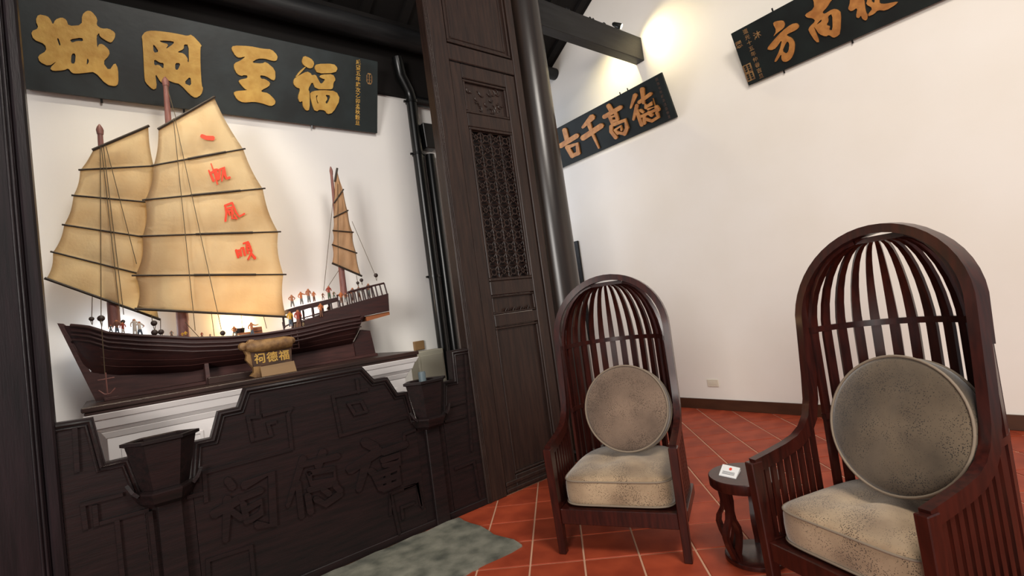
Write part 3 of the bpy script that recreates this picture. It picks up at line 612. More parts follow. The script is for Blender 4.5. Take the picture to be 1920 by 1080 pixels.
for x in xs:
    s_ = section(x); rings.append([bm.verts.new((x, SY-y, z)) for y, z in s_]+[bm.verts.new((x, SY+y, z)) for y, z in s_[::-1]])
for a, b in zip(rings, rings[1:]):
    for k in range(len(a)-1): bm.faces.new((a[k], a[k+1], b[k+1], b[k]))
    bm.faces.new((a[-1], a[0], b[0], b[-1]))   # deck just below the rail
bm.faces.new(rings[0]); bm.faces.new(rings[-1][::-1])
hull = finish(bm, 'hull', M_hull, ship, 35)
for j, (dz, r) in enumerate(((.004, .011), (-.030, .008), (-.055, .008), (-.085, .006))):   # gunwale and rubbing strakes
    for sd in (-1, 1):
        bm = bmesh.new(); tube(bm, [(x, SY+sd*(beam(x)*1.02+.002), interp(gt, x)+dz) for x in xs[1:-1]], r, 6); finish(bm, 'strake', M_hull, hull, 50)
for j, f in enumerate((.42, .62, .8)):
    bm = bmesh.new(); tube(bm, [(x, SY-interp([(.30, beam(x)*.985), (.5, beam(x)*.885), (.7, beam(x)*.705), (.87, beam(x)*.45)], f), interp(gt, x)-f*(interp(gt, x)-interp(kt, x))) for x in xs[4:-2]], .0028, 4); finish(bm, 'plank_seam', M_keel, hull, 50)
def sheet(name, px, M, y=SY, th=.03, par=None):  # flat timber cut to outline, centred on y
    bm = bmesh.new(); plate(bm, [px], lambda p: above(ony(p[0], p[1], y-th/2)), Vector((0, th, 0))); return finish(bm, name, M, par or ship)
sheet('stem', [(107, 606), (119, 607), (130, 615), (169, 697), (185, 700), (205, 752), (180, 753)], M_keel, SY, .036)
base_l, base_r = ony(180, 753, SY), ony(705, 668, SY)
sheet('deadwood', [(170, 696), (222, 702), (300, 700), (384, 690), (452, 681), (549, 662), (668, 640), (668, 668), (560, 688), (450, 703), (300, 727), (204, 745)], M_keel, SY+.01, .05)
sheet('rudder', [(677, 618), (694, 620), (705, 665), (668, 668), (664, 645)], M_hull, SY-.02, .03)
box('keel_board', base_l.x+.04, base_r.x-.02, SY-.09, SY+.09, PT, PT+.022, M_keel, ship, .003)
for px in (385, 520):
    x = ony(px, 700, SY).x; zt = interp(kt, x)+.06; bm = bmesh.new()
    hexa(bm, [(x-.012, SY-.12, PT), (x+.012, SY-.12, PT), (x+.012, SY+.12, PT), (x-.012, SY+.12, PT), (x-.012, SY-.10, zt-.02), (x+.012, SY-.10, zt-.02), (x+.012, SY+.10, zt-.02), (x-.012, SY+.10, zt-.02)]); finish(bm, 'cradle', M_keel, ship)
box('stand_board', ony(388, 700, SY-.14).x, ony(470, 690, SY-.14).x, SY-.18, SY-.12, PT, PT+.045, M_plinthtop, ship, .003)
# stern castle
def deckbox(name, pts_px, depth, M, par=None, y=None):
    bm = bmesh.new(); plate(bm, [pts_px], lambda p: ony(p[0], p[1], (y if y is not None else SY-depth/2)), Vector((0, depth, 0))); return finish(bm, name, M, par or ship)
st = deckbox('stern_castle', [(571, 601), (646, 573), (728, 550), (730, 583), (640, 600), (571, 616)], .30, M_hull)
deckbox('stern_sill', [(686, 594), (730, 584), (731, 590), (688, 602)], .26, M_crate, st)
ud = deckbox('upper_deck', [(540, 580), (556, 575), (634, 557), (634, 565), (598, 574), (545, 586)], .26, M_hull)
for px, py0, py1 in ((546, 584, 612), (562, 582, 612), (585, 574, 600), (604, 571, 594), (620, 568, 588), (635, 563, 580)):
    for yy in (SY-.12, SY+.12): tubeo('deck_post', [ony(px, py0, SY-.12)+Vector((0, yy-SY+.12, 0)), ony(px+3, py1, SY-.12)+Vector((0, yy-SY+.12, 0))], .0085, M_hull, ship, 6)
for pts in ([(531, 614), (545, 607), (560, 603)], [(566, 597), (600, 587), (640, 577)], [(566, 604), (600, 594), (640, 584)], [(530, 604), (533, 619)]):
    tubeo('handrail', [ony(a, b, SY-.125) for a, b in pts], .006, M_hull, ship, 6)
for yy in (SY-.13, SY+.13):
    tubeo('stern_rail', [ony(a, b, SY-.13)+Vector((0, yy-SY+.13, 0)) for a, b in ((652, 548), (690, 538), (720, 531))], .009, M_hull, ship, 6)
    for k in range(9):
        f = k/8; tubeo('baluster', [ony(653+f*67, 548-f*17, SY-.13)+Vector((0, yy-SY+.13, 0)), ony(656+f*70, 572-f*20, SY-.13)+Vector((0, yy-SY+.13, 0))], .006, M_hull, ship, 6)
bm = bmesh.new()                               # boarding ladder on the side
for px in ((546, 622, 548, 655), (557, 620, 561, 653)): tube(bm, [ony(px[0], px[1], YN-.012), ony(px[2], px[3], YN-.012)], .004, 5)
for k in range(5): tube(bm, [ony(546.5+k*.5, 626+k*7, YN-.012), ony(558+k*.7, 624+k*7, YN-.012)], .003, 5)
finish(bm, 'ladder', M_keel, ship, 50)
# deck cargo
for (a, b, c, d) in ((449, 632, 470, 622), (476, 628, 491, 612)):
    p, q = ony(a, b, SY-.06), ony(c, d, SY-.06); cr = box('crate', p.x, q.x, SY-.06, SY+.03, min(p.z, q.z)-.01, max(p.z, q.z), M_crate, ship, .003); bm = bmesh.new(); bx(bm, p.x+.004, q.x-.004, SY-.063, SY-.06, (p.z+q.z)/2-.006, (p.z+q.z)/2); finish(bm, 'slat', M_keel, cr)
# masts
for pts, r in ((((186.7, 238.5), (215, 612)), (.014, .034)), (((310, 149), (345, 636)), (.016, .04)), (((620.4, 316.7), (645, 552)), (.010, .028))):
    yy = SY+.03; mo = tubeo('mast', [ony(*pts[0], yy), ony((pts[0][0]+pts[1][0])/2, (pts[0][1]+pts[1][1])/2, yy), ony(*pts[1], yy)], [r[0], (r[0]+r[1])/2, r[1]], M_mast, ship, 12)
    tp = ony(*pts[0], yy); bm = bmesh.new(); tube(bm, [tp-Vector((0, 0, .05)), tp-Vector((0, 0, .02)), tp, tp+Vector((0, 0, .02))], [r[0]*1.25, r[0]*1.5, r[0]*1.1, .004], 8); finish(bm, 'masthead', M_mast, mo, 50)
# sails: cloth stretched between battens
def sail(battens, y, M, bulge, yellow=None, ext=.0, scal=.02):
    nb = len(battens); W = [(ony(*a, y), ony(*b, y)) for a, b in battens]; NU, NV = 14, 8; bm = bmesh.new(); grid = []
    for i in range(nb-1):
        for v in range(NV+(1 if i == nb-2 else 0)):
            f = v/NV; row = []; sg = math.sin(math.pi*f)
            for u in range(NU+1):
                s = u/NU; l = W[i][0].lerp(W[i+1][0], f); r = W[i][1].lerp(W[i+1][1], f); wd = (r-l)
                s2 = .012+ .976*s; s2 += scal*sg*(1-2*s)*(abs(1-2*s)**2)
                p = l+wd*s2; p = p+Vector((0, -bulge*sg*math.sin(math.pi*s)-.006*math.sin(s*17+i*2+f*3)*sg, 0))
                row.append(bm.verts.new(p))
            grid.append(row)
    for a, b in zip(grid, grid[1:]):
        for u in range(NU): bm.faces.new((a[u], b[u], b[u+1], a[u+1]))
    bmesh.ops.solidify(bm, geom=bm.faces[:], thickness=.003)
    so = finish(bm, 'sail', M, ship, True)
    for k, (a, b) in enumerate(W):
        r = .009 if k in (0, nb-1) else .006; e = .0 if k in (0, nb-1) else .01
        bm = bmesh.new(); tube(bm, [a-(b-a)*e+Vector((0, -.010, 0)), b+(b-a)*e+Vector((0, -.010, 0))], r, 6); finish(bm, 'batten', M_bamboo, so, 50)
        if k and k < nb-1 and len(battens) == 6 and M is M_sail and y < SY-.03:
            bm = bmesh.new(); tube(bm, [a.lerp(b, .36)+Vector((0, -.014, 0)), a.lerp(b, .78)+Vector((0, -.014, 0))], .009, 6); finish(bm, 'batten_splice', M_bamboo, so, 50)
    return so
YF, YM = SY+.0, SY-.05
sail([((173.3, 282.2), (279.3, 236.7)), ((148.5, 319.3), (290, 311.8)), ((135.6, 367), (290, 381)), ((118, 421.9), (290, 448)), ((96.7, 472.6), (294, 522)), ((83.7, 521.9), (300.4, 599.6))], YF, M_sail, .02)
main = sail([((295.8, 243.2), (402.6, 182.3)), ((285.6, 311.2), (458, 279.8)), ((269, 375.7), (495, 354)), ((263.4, 443.3), (524, 435)), ((250, 517), (534, 515)), ((252, 579.4), (539, 594.5))], YM, M_sail, .022)
sail([((627, 341), (631.5, 316)), ((625.5, 381), (643.3, 355.6)), ((625, 408), (652, 395)), ((623.3, 432.7), (661.8, 436)), ((622, 459), (668.4, 475)), ((621.8, 493.8), (677.8, 518))], SY-.0, M_sail3, .012, scal=.05)
SAILCH = [((360, 230), 7.714, [([(140, 190), (205, 218), (305, 225)], 62, 78)]),
 ((360, 230), 7.714, [([(275, 590), (320, 720), (370, 890)], 16, 24), ([(242, 690), (312, 840)], 24, 50), ([(265, 735), (335, 690)], 40), ([(335, 680), (380, 820)], 46), ([(350, 680), (400, 690), (390, 810)], 42), ([(405, 680), (460, 650), (478, 760), (500, 808), (545, 795)], 44), ([(450, 690), (432, 845)], 36, 24)]),
 ((400, 360), 7.714, [([(172, 190), (190, 300), (175, 420)], 36), ([(165, 198), (265, 158)], 34), ([(272, 155), (330, 295), (375, 355), (450, 315)], 32), ([(195, 242), (272, 222)], 36), ([(212, 270), (238, 332)], 32), ([(225, 285), (278, 262), (290, 320)], 26), ([(258, 230), (275, 380)], 24), ([(262, 382), (340, 382)], 24), ([(305, 340), (340, 392)], 22)]),
 ((400, 360), 7.714, [([(330, 840), (362, 945)], 42), ([(358, 850), (390, 832), (402, 922)], 40), ([(405, 815), (430, 800), (458, 915)], 40), ([(362, 935), (378, 880)], 30), ([(435, 745), (505, 722)], 32), ([(492, 730), (480, 780), (500, 890)], 34), ([(508, 740), (550, 860)], 40), ([(490, 795), (540, 790)], 26), ([(495, 845), (550, 835)], 26), ([(550, 880), (502, 975)], 30), ([(540, 880), (602, 962)], 34, 46)])]
for o, s, stt in SAILCH:
    stt = [(q[0],)+tuple(v*.86 for v in q[1:]) for q in stt]
    relief('painted_character', stt, o, s, .002, M_red, main, lambda p: ony(p[0], p[1], YM-.030), Vector((0, .0035, 0)))
# rigging, pulley blocks, anchor
RIG = [((188, 275), (189.5, 562), SY-.045), ((190, 275), (224, 580), SY-.045), ((194, 275), (232, 590), SY-.045), ((198, 272), (256, 495), SY-.045), ((325, 222), (366, 620), SY-.10), ((328, 222), (415, 618), SY-.10), ((173, 556), (172, 596), SY-.1), ((189.5, 562), (189.5, 596), SY-.1), ((189.5, 600), (197.5, 712), YN-.03), ((284, 590), (286, 605), SY-.1), ((301, 598), (301, 618), SY-.1), ((396, 584), (402, 630), SY-.06), ((452, 590), (455, 618), SY-.06), ((494, 592), (500, 616), SY-.06), ((642, 358), (674, 514), SY-.03), ((634, 345), (634, 500), SY-.03), ((660, 415), (703, 515), SY-.03), ((624, 380), (607, 545), SY-.03), ((653, 480), (610, 545), SY+.05), ((347, 604), (375, 634), SY-.05), ((312, 158), (330, 222), SY-.06), ((668, 516), (672, 535), SY-.06)]
for a, b, y in RIG: tubeo('rigging_line', [ony(*a, y), ony(*b, y)], .0022, M_rope, ship, 4)
for px, py, r, y in ((171.5, 598, 4.3, SY-.1), (189.5, 597, 6, SY-.1), (230.7, 603, 3.6, SY-.08), (288.7, 606, 5.3, SY-.1), (289.7, 623.5, 5.5, SY-.12), (302, 622.5, 5, SY-.12), (417.5, 624.5, 4.6, SY-.1), (670.7, 530.5, 3, SY-.11), (677.7, 525.2, 3.5, SY-.11), (704.8, 516.2, 4, SY-.11)):
    c = ony(px, py, y); rr_ = r/FPX*(c-CAM).dot(Fw); bm = bmesh.new(); lathe(bm, [(rr_*.2, -rr_*.55), (rr_*.8, -rr_*.4), (rr_, -.1*rr_), (rr_, .1*rr_), (rr_*.8, rr_*.4), (rr_*.2, rr_*.55)], c, 12, 'Y'); b_ = finish(bm, 'pulley_block', M_block, ship, 50)
    e = ony(px+1.5, py+r*2.6, y); tubeo('tackle', [c-Vector((rr_*.4, 0, rr_*.5)), e], .002, M_rope, b_, 4); tubeo('tackle', [c+Vector((rr_*.4, 0, -rr_*.5)), e], .002, M_rope, b_, 4)
bm = bmesh.new(); c = ony(199, 711, YN-.03)
tube(bm, [c+Vector((0, 0, .04)), c-Vector((0, 0, .09))], .004, 6); tube(bm, [c-Vector((.04, 0, 0)), c+Vector((.04, 0, .004))], .0035, 6); tube(bm, [c+Vector((-.04, 0, -.06)), c+Vector((-.015, 0, -.088)), c-Vector((0, 0, .09)), c+Vector((.015, 0, -.088)), c+Vector((.04, 0, -.06))], .004, 6)
finish(bm, 'anchor', M_mast, ship, 50)
# ------------------------------------------------------------------ sailor figurines, one body each
SHIRT = {'bare': M_skin, 'white': mat('cloth_white', srgb(206, 196, 184), .8), 'yellow': mat('cloth_yellow', srgb(206, 160, 50), .8), 'red': mat('cloth_red', srgb(150, 62, 44), .8), 'brown': mat('cloth_brown', srgb(112, 76, 58), .8), 'grey': mat('cloth_grey', srgb(112, 112, 108), .8), 'green': mat('cloth_green', srgb(76, 92, 70), .8), 'blue': mat('cloth_blue', srgb(86, 96, 108), .8), 'orange': mat('cloth_orange', srgb(188, 108, 60), .8)}
M_hair = mat('figure_hair', srgb(34, 26, 22), .7)
def figurine(px, py, hpx, y, pose, shirt, trousers, label, face=0.0):
    foot = ony(px, py, y); hgt = (ony(px, py-hpx, y)-foot).length
    if pose == 'crouch': pts = [(0, 0, .45), (0, .02, .66), (0, .10, .84), (0, .16, .97), (.10, .10, .40), (.10, .02, .02), (-.10, .10, .40), (-.10, .02, .02), (.17, .10, .76), (.16, .24, .60), (.08, .34, .56), (-.17, .10, .76), (-.16, .24, .60), (-.08, .34, .56)]
    elif pose == 'point': pts = [(0, 0, .50), (0, 0, .68), (0, 0, .83), (0, 0, .97), (.06, 0, .26), (.07, .0, .02), (-.06, .02, .26), (-.08, 0, .02), (.13, 0, .78), (.20, 0, .62), (.14, .08, .52), (-.13, 0, .78), (-.26, .04, .74), (-.42, .06, .78)]
    elif pose == 'akimbo': pts = [(0, 0, .50), (0, 0, .68), (0, 0, .83), (0, .01, .97), (.08, 0, .26), (.11, 0, .02), (-.08, 0, .26), (-.11, 0, .02), (.13, 0, .78), (.24, -.02, .66), (.12, .04, .55), (-.13, 0, .78), (-.24, -.02, .66), (-.12, .04, .55)]
    else: pts = [(0, 0, .50), (0, .01, .68), (0, .03, .83), (0, .05, .97), (.06, .03, .26), (.07, .0, .02), (-.06, -.02, .26), (-.07, 0, .02), (.13, .02, .78), (.17, .04, .62), (.14, .14, .54), (-.13, .02, .78), (-.17, .02, .63), (-.12, .16, .60)]
    ed = [(0, 1), (1, 2), (2, 3), (0, 4), (4, 5), (0, 6), (6, 7), (2, 8), (8, 9), (9, 10), (2, 11), (11, 12), (12, 13)]
    rad = [.085, .095, .06, .075, .055, .04, .055, .04, .045, .036, .026, .045, .036, .026]
    mx = max(p[2] for p in pts)+.06; k = hgt/mx; ca, sa = math.cos(face), math.sin(face)
    me = bpy.data.meshes.new('f'); me.from_pydata([((p[0]*ca-p[1]*sa)*k, (p[0]*sa+p[1]*ca)*k, p[2]*k) for p in pts], ed, [])
    o = bpy.data.objects.new('f', me); COL.objects.link(o); md = o.modifiers.new('s', 'SKIN'); sv = me.skin_vertices[0].data
    for i, r in enumerate(rad): sv[i].radius = (r*k, r*k); sv[i].use_root = i == 0
    o.modifiers.new('d', 'SUBSURF').levels = 1
    dg = bpy.context.evaluated_depsgraph_get(); m2 = bpy.data.meshes.new_from_object(o.evaluated_get(dg)); bpy.data.objects.remove(o)
    m2.materials.clear()
    for M in (M_skin, SHIRT[shirt], SHIRT[trousers], M_hair): m2.materials.append(M)
    lim = .48 if pose != 'crouch' else .50
    for p in m2.polygons:
        z = p.center.z/k; p.use_smooth = True; r = math.hypot(p.center.x, p.center.y)/k
        hd = mx-.06
        p.material_index = 3 if z > hd-.012 else 0 if z > hd-.12 else (2 if z < lim and r < .30 and z > .05 else (1 if z >= lim and r < .2 else 0))
    zmin = min(v.co.z for v in m2.vertices)
    m2.transform(Matrix.Translation((0, 0, -zmin))); m2.name = 'figurine'
    ob = link('figurine', m2, None, foot); tag(ob, label, 'figurine', 'carved sailor figures aboard the model ship'); return ob
zc, za, zb = zoomS['c'], zoomS['a'], zoomS['b']
def fg(z, x, y, hz, Y, pose, sh, tr, label, face=math.pi): o, s = zoomS[z]; figurine(o[0]+x/s, o[1]+y/s, hz/s*1.12, Y, pose, sh, tr, label, face)
DU = SY-.09
FIG = [('c', 240, 470, 112, DU, 'akimbo', 'bare', 'grey', 'shirtless tiny sailor figure, hands on hips, foremost on the raised stern deck'),
 ('c', 325, 448, 118, DU, 'point', 'orange', 'grey', 'tiny sailor figure stretching one arm towards the main sail on the stern deck'),
 ('c', 392, 430, 126, DU, 'stand', 'bare', 'grey', 'tall shirtless tiny sailor in the pair at the middle of the stern deck'),
 ('c', 440, 420, 92, DU-.03, 'stand', 'orange', 'brown', 'shorter orange tiny sailor in the pair at the middle of the stern deck'),
 ('c', 520, 405, 62, DU, 'crouch', 'brown', 'brown', 'tiny brown crouching sailor just before the mizzen mast'),
 ('c', 580, 398, 120, DU+.03, 'stand', 'red', 'green', 'tiny red shirted sailor standing beside the mizzen mast'),
 ('c', 622, 396, 66, DU-.03, 'crouch', 'green', 'green', 'tiny crouching sailor in green beside the mizzen mast'),
 ('c', 690, 432, 100, SY-.16, 'stand', 'orange', 'brown', 'tiny orange sailor at the near foot of the mizzen mast'),
 ('c', 730, 428, 84, SY-.15, 'crouch', 'brown', 'grey', 'tiny brown sailor crouching behind the mizzen mast foot'),
 ('c', 800, 412, 118, SY-.04, 'stand', 'brown', 'brown', 'tiny brown sailor at the front of the stern rail'),
 ('c', 855, 396, 110, SY-.02, 'stand', 'grey', 'brown', 'tiny grey sailor inside the stern rail below the pulley blocks'),
 ('c', 945, 372, 116, SY-.02, 'stand', 'brown', 'grey', 'rearmost tiny sailor standing by the stern rail'),
 ('c', 225, 652, 140, SY-.15, 'stand', 'yellow', 'blue', 'tiny sailor in a yellow shirt below the raised deck'),
 ('c', 300, 664, 165, SY-.17, 'stand', 'red', 'brown', 'tiny red shirted sailor on the side steps below the raised deck'),
 ('c', 505, 560, 122, SY-.16, 'stand', 'orange', 'brown', 'tiny orange sailor under the rear end of the raised deck'),
 ('c', 575, 545, 80, SY-.06, 'stand', 'brown', 'brown', 'tiny dark sailor under the raised deck next to the stern castle'),
 ('b', 570, 528, 118, SY-.10, 'crouch', 'orange', 'grey', 'tiny sailor bending over in front of the wooden crates'),
 ('b', 760, 520, 152, SY-.10, 'point', 'bare', 'blue', 'tiny pointing sailor standing before the taller crate'),
 ('b', 222, 540, 66, SY-.10, 'crouch', 'red', 'brown', 'tiny red crouching sailor amidships under the main sail'),
 ('b', 310, 540, 50, SY-.10, 'crouch', 'grey', 'grey', 'tiny grey crouching sailor amidships under the main sail'),
 ('b', 50, 535, 76, SY-.12, 'stand', 'yellow', 'brown', 'tiny yellow shirted sailor leaning at the main mast foot'),
 ('a', 632, 430, 88, SY-.10, 'crouch', 'grey', 'grey', 'tiny grey crouching sailor before the fore mast'),
 ('a', 690, 436, 140, SY-.11, 'stand', 'brown', 'blue', 'tiny brown shirted sailor at the fore mast foot'),
 ('a', 745, 438, 120, SY-.11, 'stand', 'red', 'white', 'tiny red shirted sailor right behind the fore mast'),
 ('a', 855, 444, 156, SY-.10, 'stand', 'white', 'white', 'tiny sailor all in white near the fore mast'),
 ('a', 900, 448, 138, SY-.10, 'akimbo', 'white', 'blue', 'tiny white shirted sailor with blue trousers near the fore mast'),
 ('a', 1190, 462, 66, SY-.11, 'crouch', 'grey', 'brown', 'tiny grey crouching sailor just before the main mast'),
 ('a', 1290, 470, 60, SY-.12, 'crouch', 'yellow', 'brown', 'tiny yellow shirted sailor crouching in front of the main mast')]
for f in FIG: fg(*f)
# ------------------------------------------------------------------ gilded plaque and card on the plinth edge
PQ = 3.83
pq = empty('gilded_plaque', tuple(ony(510, 690, PQ).xy)+(PT,), 'aged gold carved plaque with a scroll top leaning before the hull', 'plaque')
def pp(x, y, Y=PQ): o, s = zoomS['b']; return ony(o[0]+x/s, o[1]+y/s, Y)
def pqs(name, px, M, y, th): bm = bmesh.new(); plate(bm, [px], lambda p: above(pp(p[0], p[1], y)), Vector((0, th, 0))); return finish(bm, name, M, pq)
pqs('face', [(735, 670), (1172, 610), (1178, 780), (770, 842)], M_bronzed, PQ, .05)
bm = bmesh.new(); tube(bm, [pp(690, 628, PQ+.02), pp(740, 625, PQ), pp(900, 612, PQ), pp(1100, 582, PQ), pp(1170, 575, PQ)], [.03, .04, .045, .045, .038], 12); finish(bm, 'scroll', M_bronze, pq, 50)
for x, y in ((660, 625), (1165, 560), (745, 590)):
    bm = bmesh.new(); lathe(bm, [(.010, -.03), (.026, -.022), (.028, .03), (.012, .036)], pp(x, y, PQ+.01), 12, 'Y'); finish(bm, 'curl', M_bronze, pq, 50)
pqs('side_scroll', [(665, 660), (735, 670), (765, 850), (720, 800), (690, 770), (700, 720)], M_bronze, PQ+.01, .05)
pqs('foot', [(770, 842), (850, 832), (862, 955), (790, 972), (740, 940), (775, 900)], M_bronze, PQ-.005, .05)
pqs('foot', [(1120, 780), (1178, 775), (1190, 900), (1140, 905)], M_bronze, PQ+.01, .04)
a, b = pp(790, 765, PQ-.002), pp(1150, 715, PQ-.002)
textpart('lettering', '祠德福', (b-a).length/3.0, a.lerp(b, .13), (1, 0, 0), (0, 0, 1), M_gold, pq, (b-a).length*.36, (b-a))
c4 = [above(v) for v in (pp(840, 840, PQ-.03), pp(1200, 775, PQ-.03), pp(1232, 888, PQ-.055), pp(862, 952, PQ-.055))]
dzz = min(c4[2].z, c4[3].z)-PT
bm = bmesh.new(); hexa(bm, [c4[3], c4[2], c4[2]+Vector((0, .008, 0)), c4[3]+Vector((0, .008, 0)), c4[0], c4[1], c4[1]+Vector((0, .008, 0)), c4[0]+Vector((0, .008, 0))]); tag(finish(bm, 'blank_card', M_brown), 'plain brown card leaning against the gilded plaque', 'card')
# ================================================================== CHAIRS (built at the origin: x right, y back, z up)
def make_chair(label, loc, ang):
    t = empty('hooded_armchair', (0, 0, 0), label, 'armchair', 'mahogany cage armchairs')
    W, ZA, ZS, RA = .362, .600, 1.243, .358        # half width, arm height, spring of the arch, arch radius
    arm = [(0.0, ZA), (.10, ZA+.016), (.20, ZA+.034), (.28, ZA+.056), (.34, ZA+.092), (.385, ZA+.15), (.41, ZA+.23), (.425, .95), (.438, 1.10), (.45, ZS)]
    path, n1 = [], []
    for y, z in arm: path.append((W, y, z)); n1.append((1, 0, 0))
    for k in range(1, 24):
        a = math.pi*k/24; path.append((RA*math.cos(a)*W/RA, .45+.075*math.sin(a), ZS+RA*math.sin(a))); n1.append((math.cos(a), 0, math.sin(a)))
    for y, z in arm[::-1]: path.append((-W, y, z)); n1.append((-1, 0, 0))
    bm = bmesh.new(); sweep(bm, path, n1, .019, .030); bmesh.ops.bevel(bm, geom=[e for e in bm.edges if len(e.link_faces) == 2 and e.calc_face_angle(0) > .9], offset=.004, segments=1, affect='EDGES')
    finish(bm, 'hood_frame', M_chair, t, 40)
    bm = bmesh.new(); sweep(bm, [(p[0]*.985, p[1]+.062, ZS+(p[2]-ZS)*.985 if p[2] > ZS else p[2]) for p in path[8:-8]], n1[8:-8], .010, .016); finish(bm, 'rear_hoop', M_chair, t, 40)
    for s in (-1, 1):                             # front posts running into the legs
        bm = bmesh.new(); hexa(bm, [(s*.355-.022, -.012, 0), (s*.355+.022, -.012, 0), (s*.355+.022, .036, 0), (s*.355-.022, .036, 0), (s*.363-.024, -.030, .618), (s*.363+.024, -.030, .618), (s*.363+.024, .034, .618), (s*.363-.024, .034, .618)], .004); finish(bm, 'front_leg', M_chair, t)
        bm = bmesh.new(); hexa(bm, [(s*.28-.02, .72, 0), (s*.28+.02, .72, 0), (s*.28+.02, .76, 0), (s*.28-.02, .76, 0), (s*.25-.022, .66, .20), (s*.25+.022, .66, .20), (s*.25+.022, .71, .20), (s*.25-.022, .71, .20)], .004); finish(bm, 'back_leg', M_chair, t)
        box('side_rail', s*.362-.02, s*.362+.02, .036, .45, .20, .262, M_chair, t, .004)
        for k in range(8):
            y = .066+k*.045; zt = interp(arm, y)-.016
            bm = bmesh.new(); bx(bm, s*.362-.008, s*.362+.008, y-.0125, y+.0125, .262, zt); finish(bm, 'side_slat', M_chair, t)
    box('front_rail', -.335, .335, -.006, .034, .175, .262, M_chair, t, .004)
    CX, CY, RX, RY, ZD, ZT = 0, .452, .340, .345, 1.13, 1.555
    def ringp(z, rx, ry, a0=0, a1=180, n=24): return [((rx*math.cos(math.radians(a0+(a1-a0)*k/n)), CY+ry*math.sin(math.radians(a0+(a1-a0)*k/n)), z), (math.cos(math.radians(a0+(a1-a0)*k/n)), math.sin(math.radians(a0+(a1-a0)*k/n)), 0)) for k in range(n+1)]
    for k in range(15):                           # bent slats of the cage
        a = math.radians(4+k*172/14); c, s = math.cos(a), math.sin(a); pts = []
        for z in (.262, .7, ZD): pts.append((RX*c, CY+RY*s*(.90 if z < .3 else .96 if z < .8 else 1), z))
        for j in range(1, 9):
            f = math.radians(j*10.5); q = math.cos(f); ax, ay = .085*c, CY+.10+.03*s
            pts.append((ax+(RX*c-ax)*q, ay+(CY+RY*s-ay)*q, ZD+(ZT-ZD)*math.sin(f)/math.sin(math.radians(84))))
        bm = bmesh.new(); n = len(pts); sweep(bm, pts, [(-s*RX/RY, c, 0)]*n, [.0205]*3+[.0205-.0016*j for j in range(1, 9)], .009); finish(bm, 'cage_slat', M_chair, t, 40)
    for nm, z, rx, ry in (('hoop', 1.165, RX, RY), ('hoop', .74, RX*.995, RY*.96)):
        rg = ringp(z, rx, ry); bm = bmesh.new(); sweep(bm, [p for p, _ in rg], [(0, 0, 1)]*len(rg), .014, .0125); finish(bm, nm, M_chair, t, 40)
    rg = ringp(.231, RX, RY*.9); bm = bmesh.new(); sweep(bm, [p for p, _ in rg], [(0, 0, 1)]*len(rg), .031, .020); finish(bm, 'base_ring', M_chair, t, 40)
    bm = bmesh.new(); rg = [((.105*math.cos(math.radians(k*15)), CY+.09+.075*math.sin(math.radians(k*15)), ZT+.004), 0) for k in range(13)]
    plate(bm, [[(p[0], p[1]) for p, _ in rg]], lambda p: Vector((p[0], p[1], ZT+.016)), Vector((0, 0, -.024))); finish(bm, 'crown', M_chair, t)
    bm = bmesh.new(); plate(bm, [[(-.335, .036), (.335, .036), (.335, .44)]+[(.31*math.cos(math.radians(k*15)), CY+.28*math.sin(math.radians(k*15))) for k in range(0, 13)]+[(-.335, .44)]], lambda p: Vector((p[0], p[1], .258)), Vector((0, 0, -.02))); finish(bm, 'seat_board', M_chair, t)
    t.location = loc; t.rotation_euler = (0, 0, math.radians(ang)); return t
def seat_cushion(label, loc, ang, seed):
    t = empty('seat_cushion', (0, 0, .262), label, 'cushion', 'velvet seat cushions'); rnd = random.Random(seed)
    A, NU, NV = .322, 64, 22; bm = bmesh.new(); rings = []
    def sg(v, e): return math.copysign(abs(v)**e, v)
    def plan(a):                                  # square front, rounded back
        c, s = math.cos(a), math.sin(a)
        return (A*sg(c, .30), .325+.300*sg(s, .30)) if s < 0 else (A*sg(c, .62), .325+.375*sg(s, .75))
    def top(x, y): return .045*max(0, (1-(x/A)**2))*max(0, (1-((y-.36)/.40)**2))-.030*math.exp(-(((x+.07)/.07)**2+((y-.27)/.09)**2))-.008*math.exp(-((x-.12)/.05)**2)*math.sin(y*22)
    prof = [(0.55, 0), (.93, 0), (.985, .010), (1.0, .035), (1.005, .08), (1.0, .125), (.985, .148), (.955, .158), (.9, .163), (.75, .167), (.55, .170), (.35, .172), (.15, .172)]
    for f, z in prof:
        rg = []
        for k in range(NU):
            x, y = plan(2*math.pi*k/NU-math.pi/2); x, y = x*f, .335+(y-.335)*f
            rg.append(bm.verts.new((x, y, .264+z+(top(x, y) if z > .14 else 0))))
        rings.append(rg)
    for a, b in zip(rings, rings[1:]):
        for k in range(NU): bm.faces.new((a[k], a[(k+1) % NU], b[(k+1) % NU], b[k]))
    bm.faces.new(rings[0][::-1]); bm.faces.new(rings[-1])
    finish(bm, 'cushion', M_vseat, t, True)
    for f, z in ((.992, .146), (1.0, .012)):
        bm = bmesh.new(); pts = []
        for k in range(NU+1):
            x, y = plan(2*math.pi*k/NU-math.pi/2); pts.append((x*f, .335+(y-.335)*f, .264+z+.002))
        tube(bm, pts, .0055, 6, False); finish(bm, 'piping', M_pipe_v, t, True)
    t.location = Vector(loc)+Vector((0, 0, .262)); t.rotation_euler = (0, 0, math.radians(ang)); return t
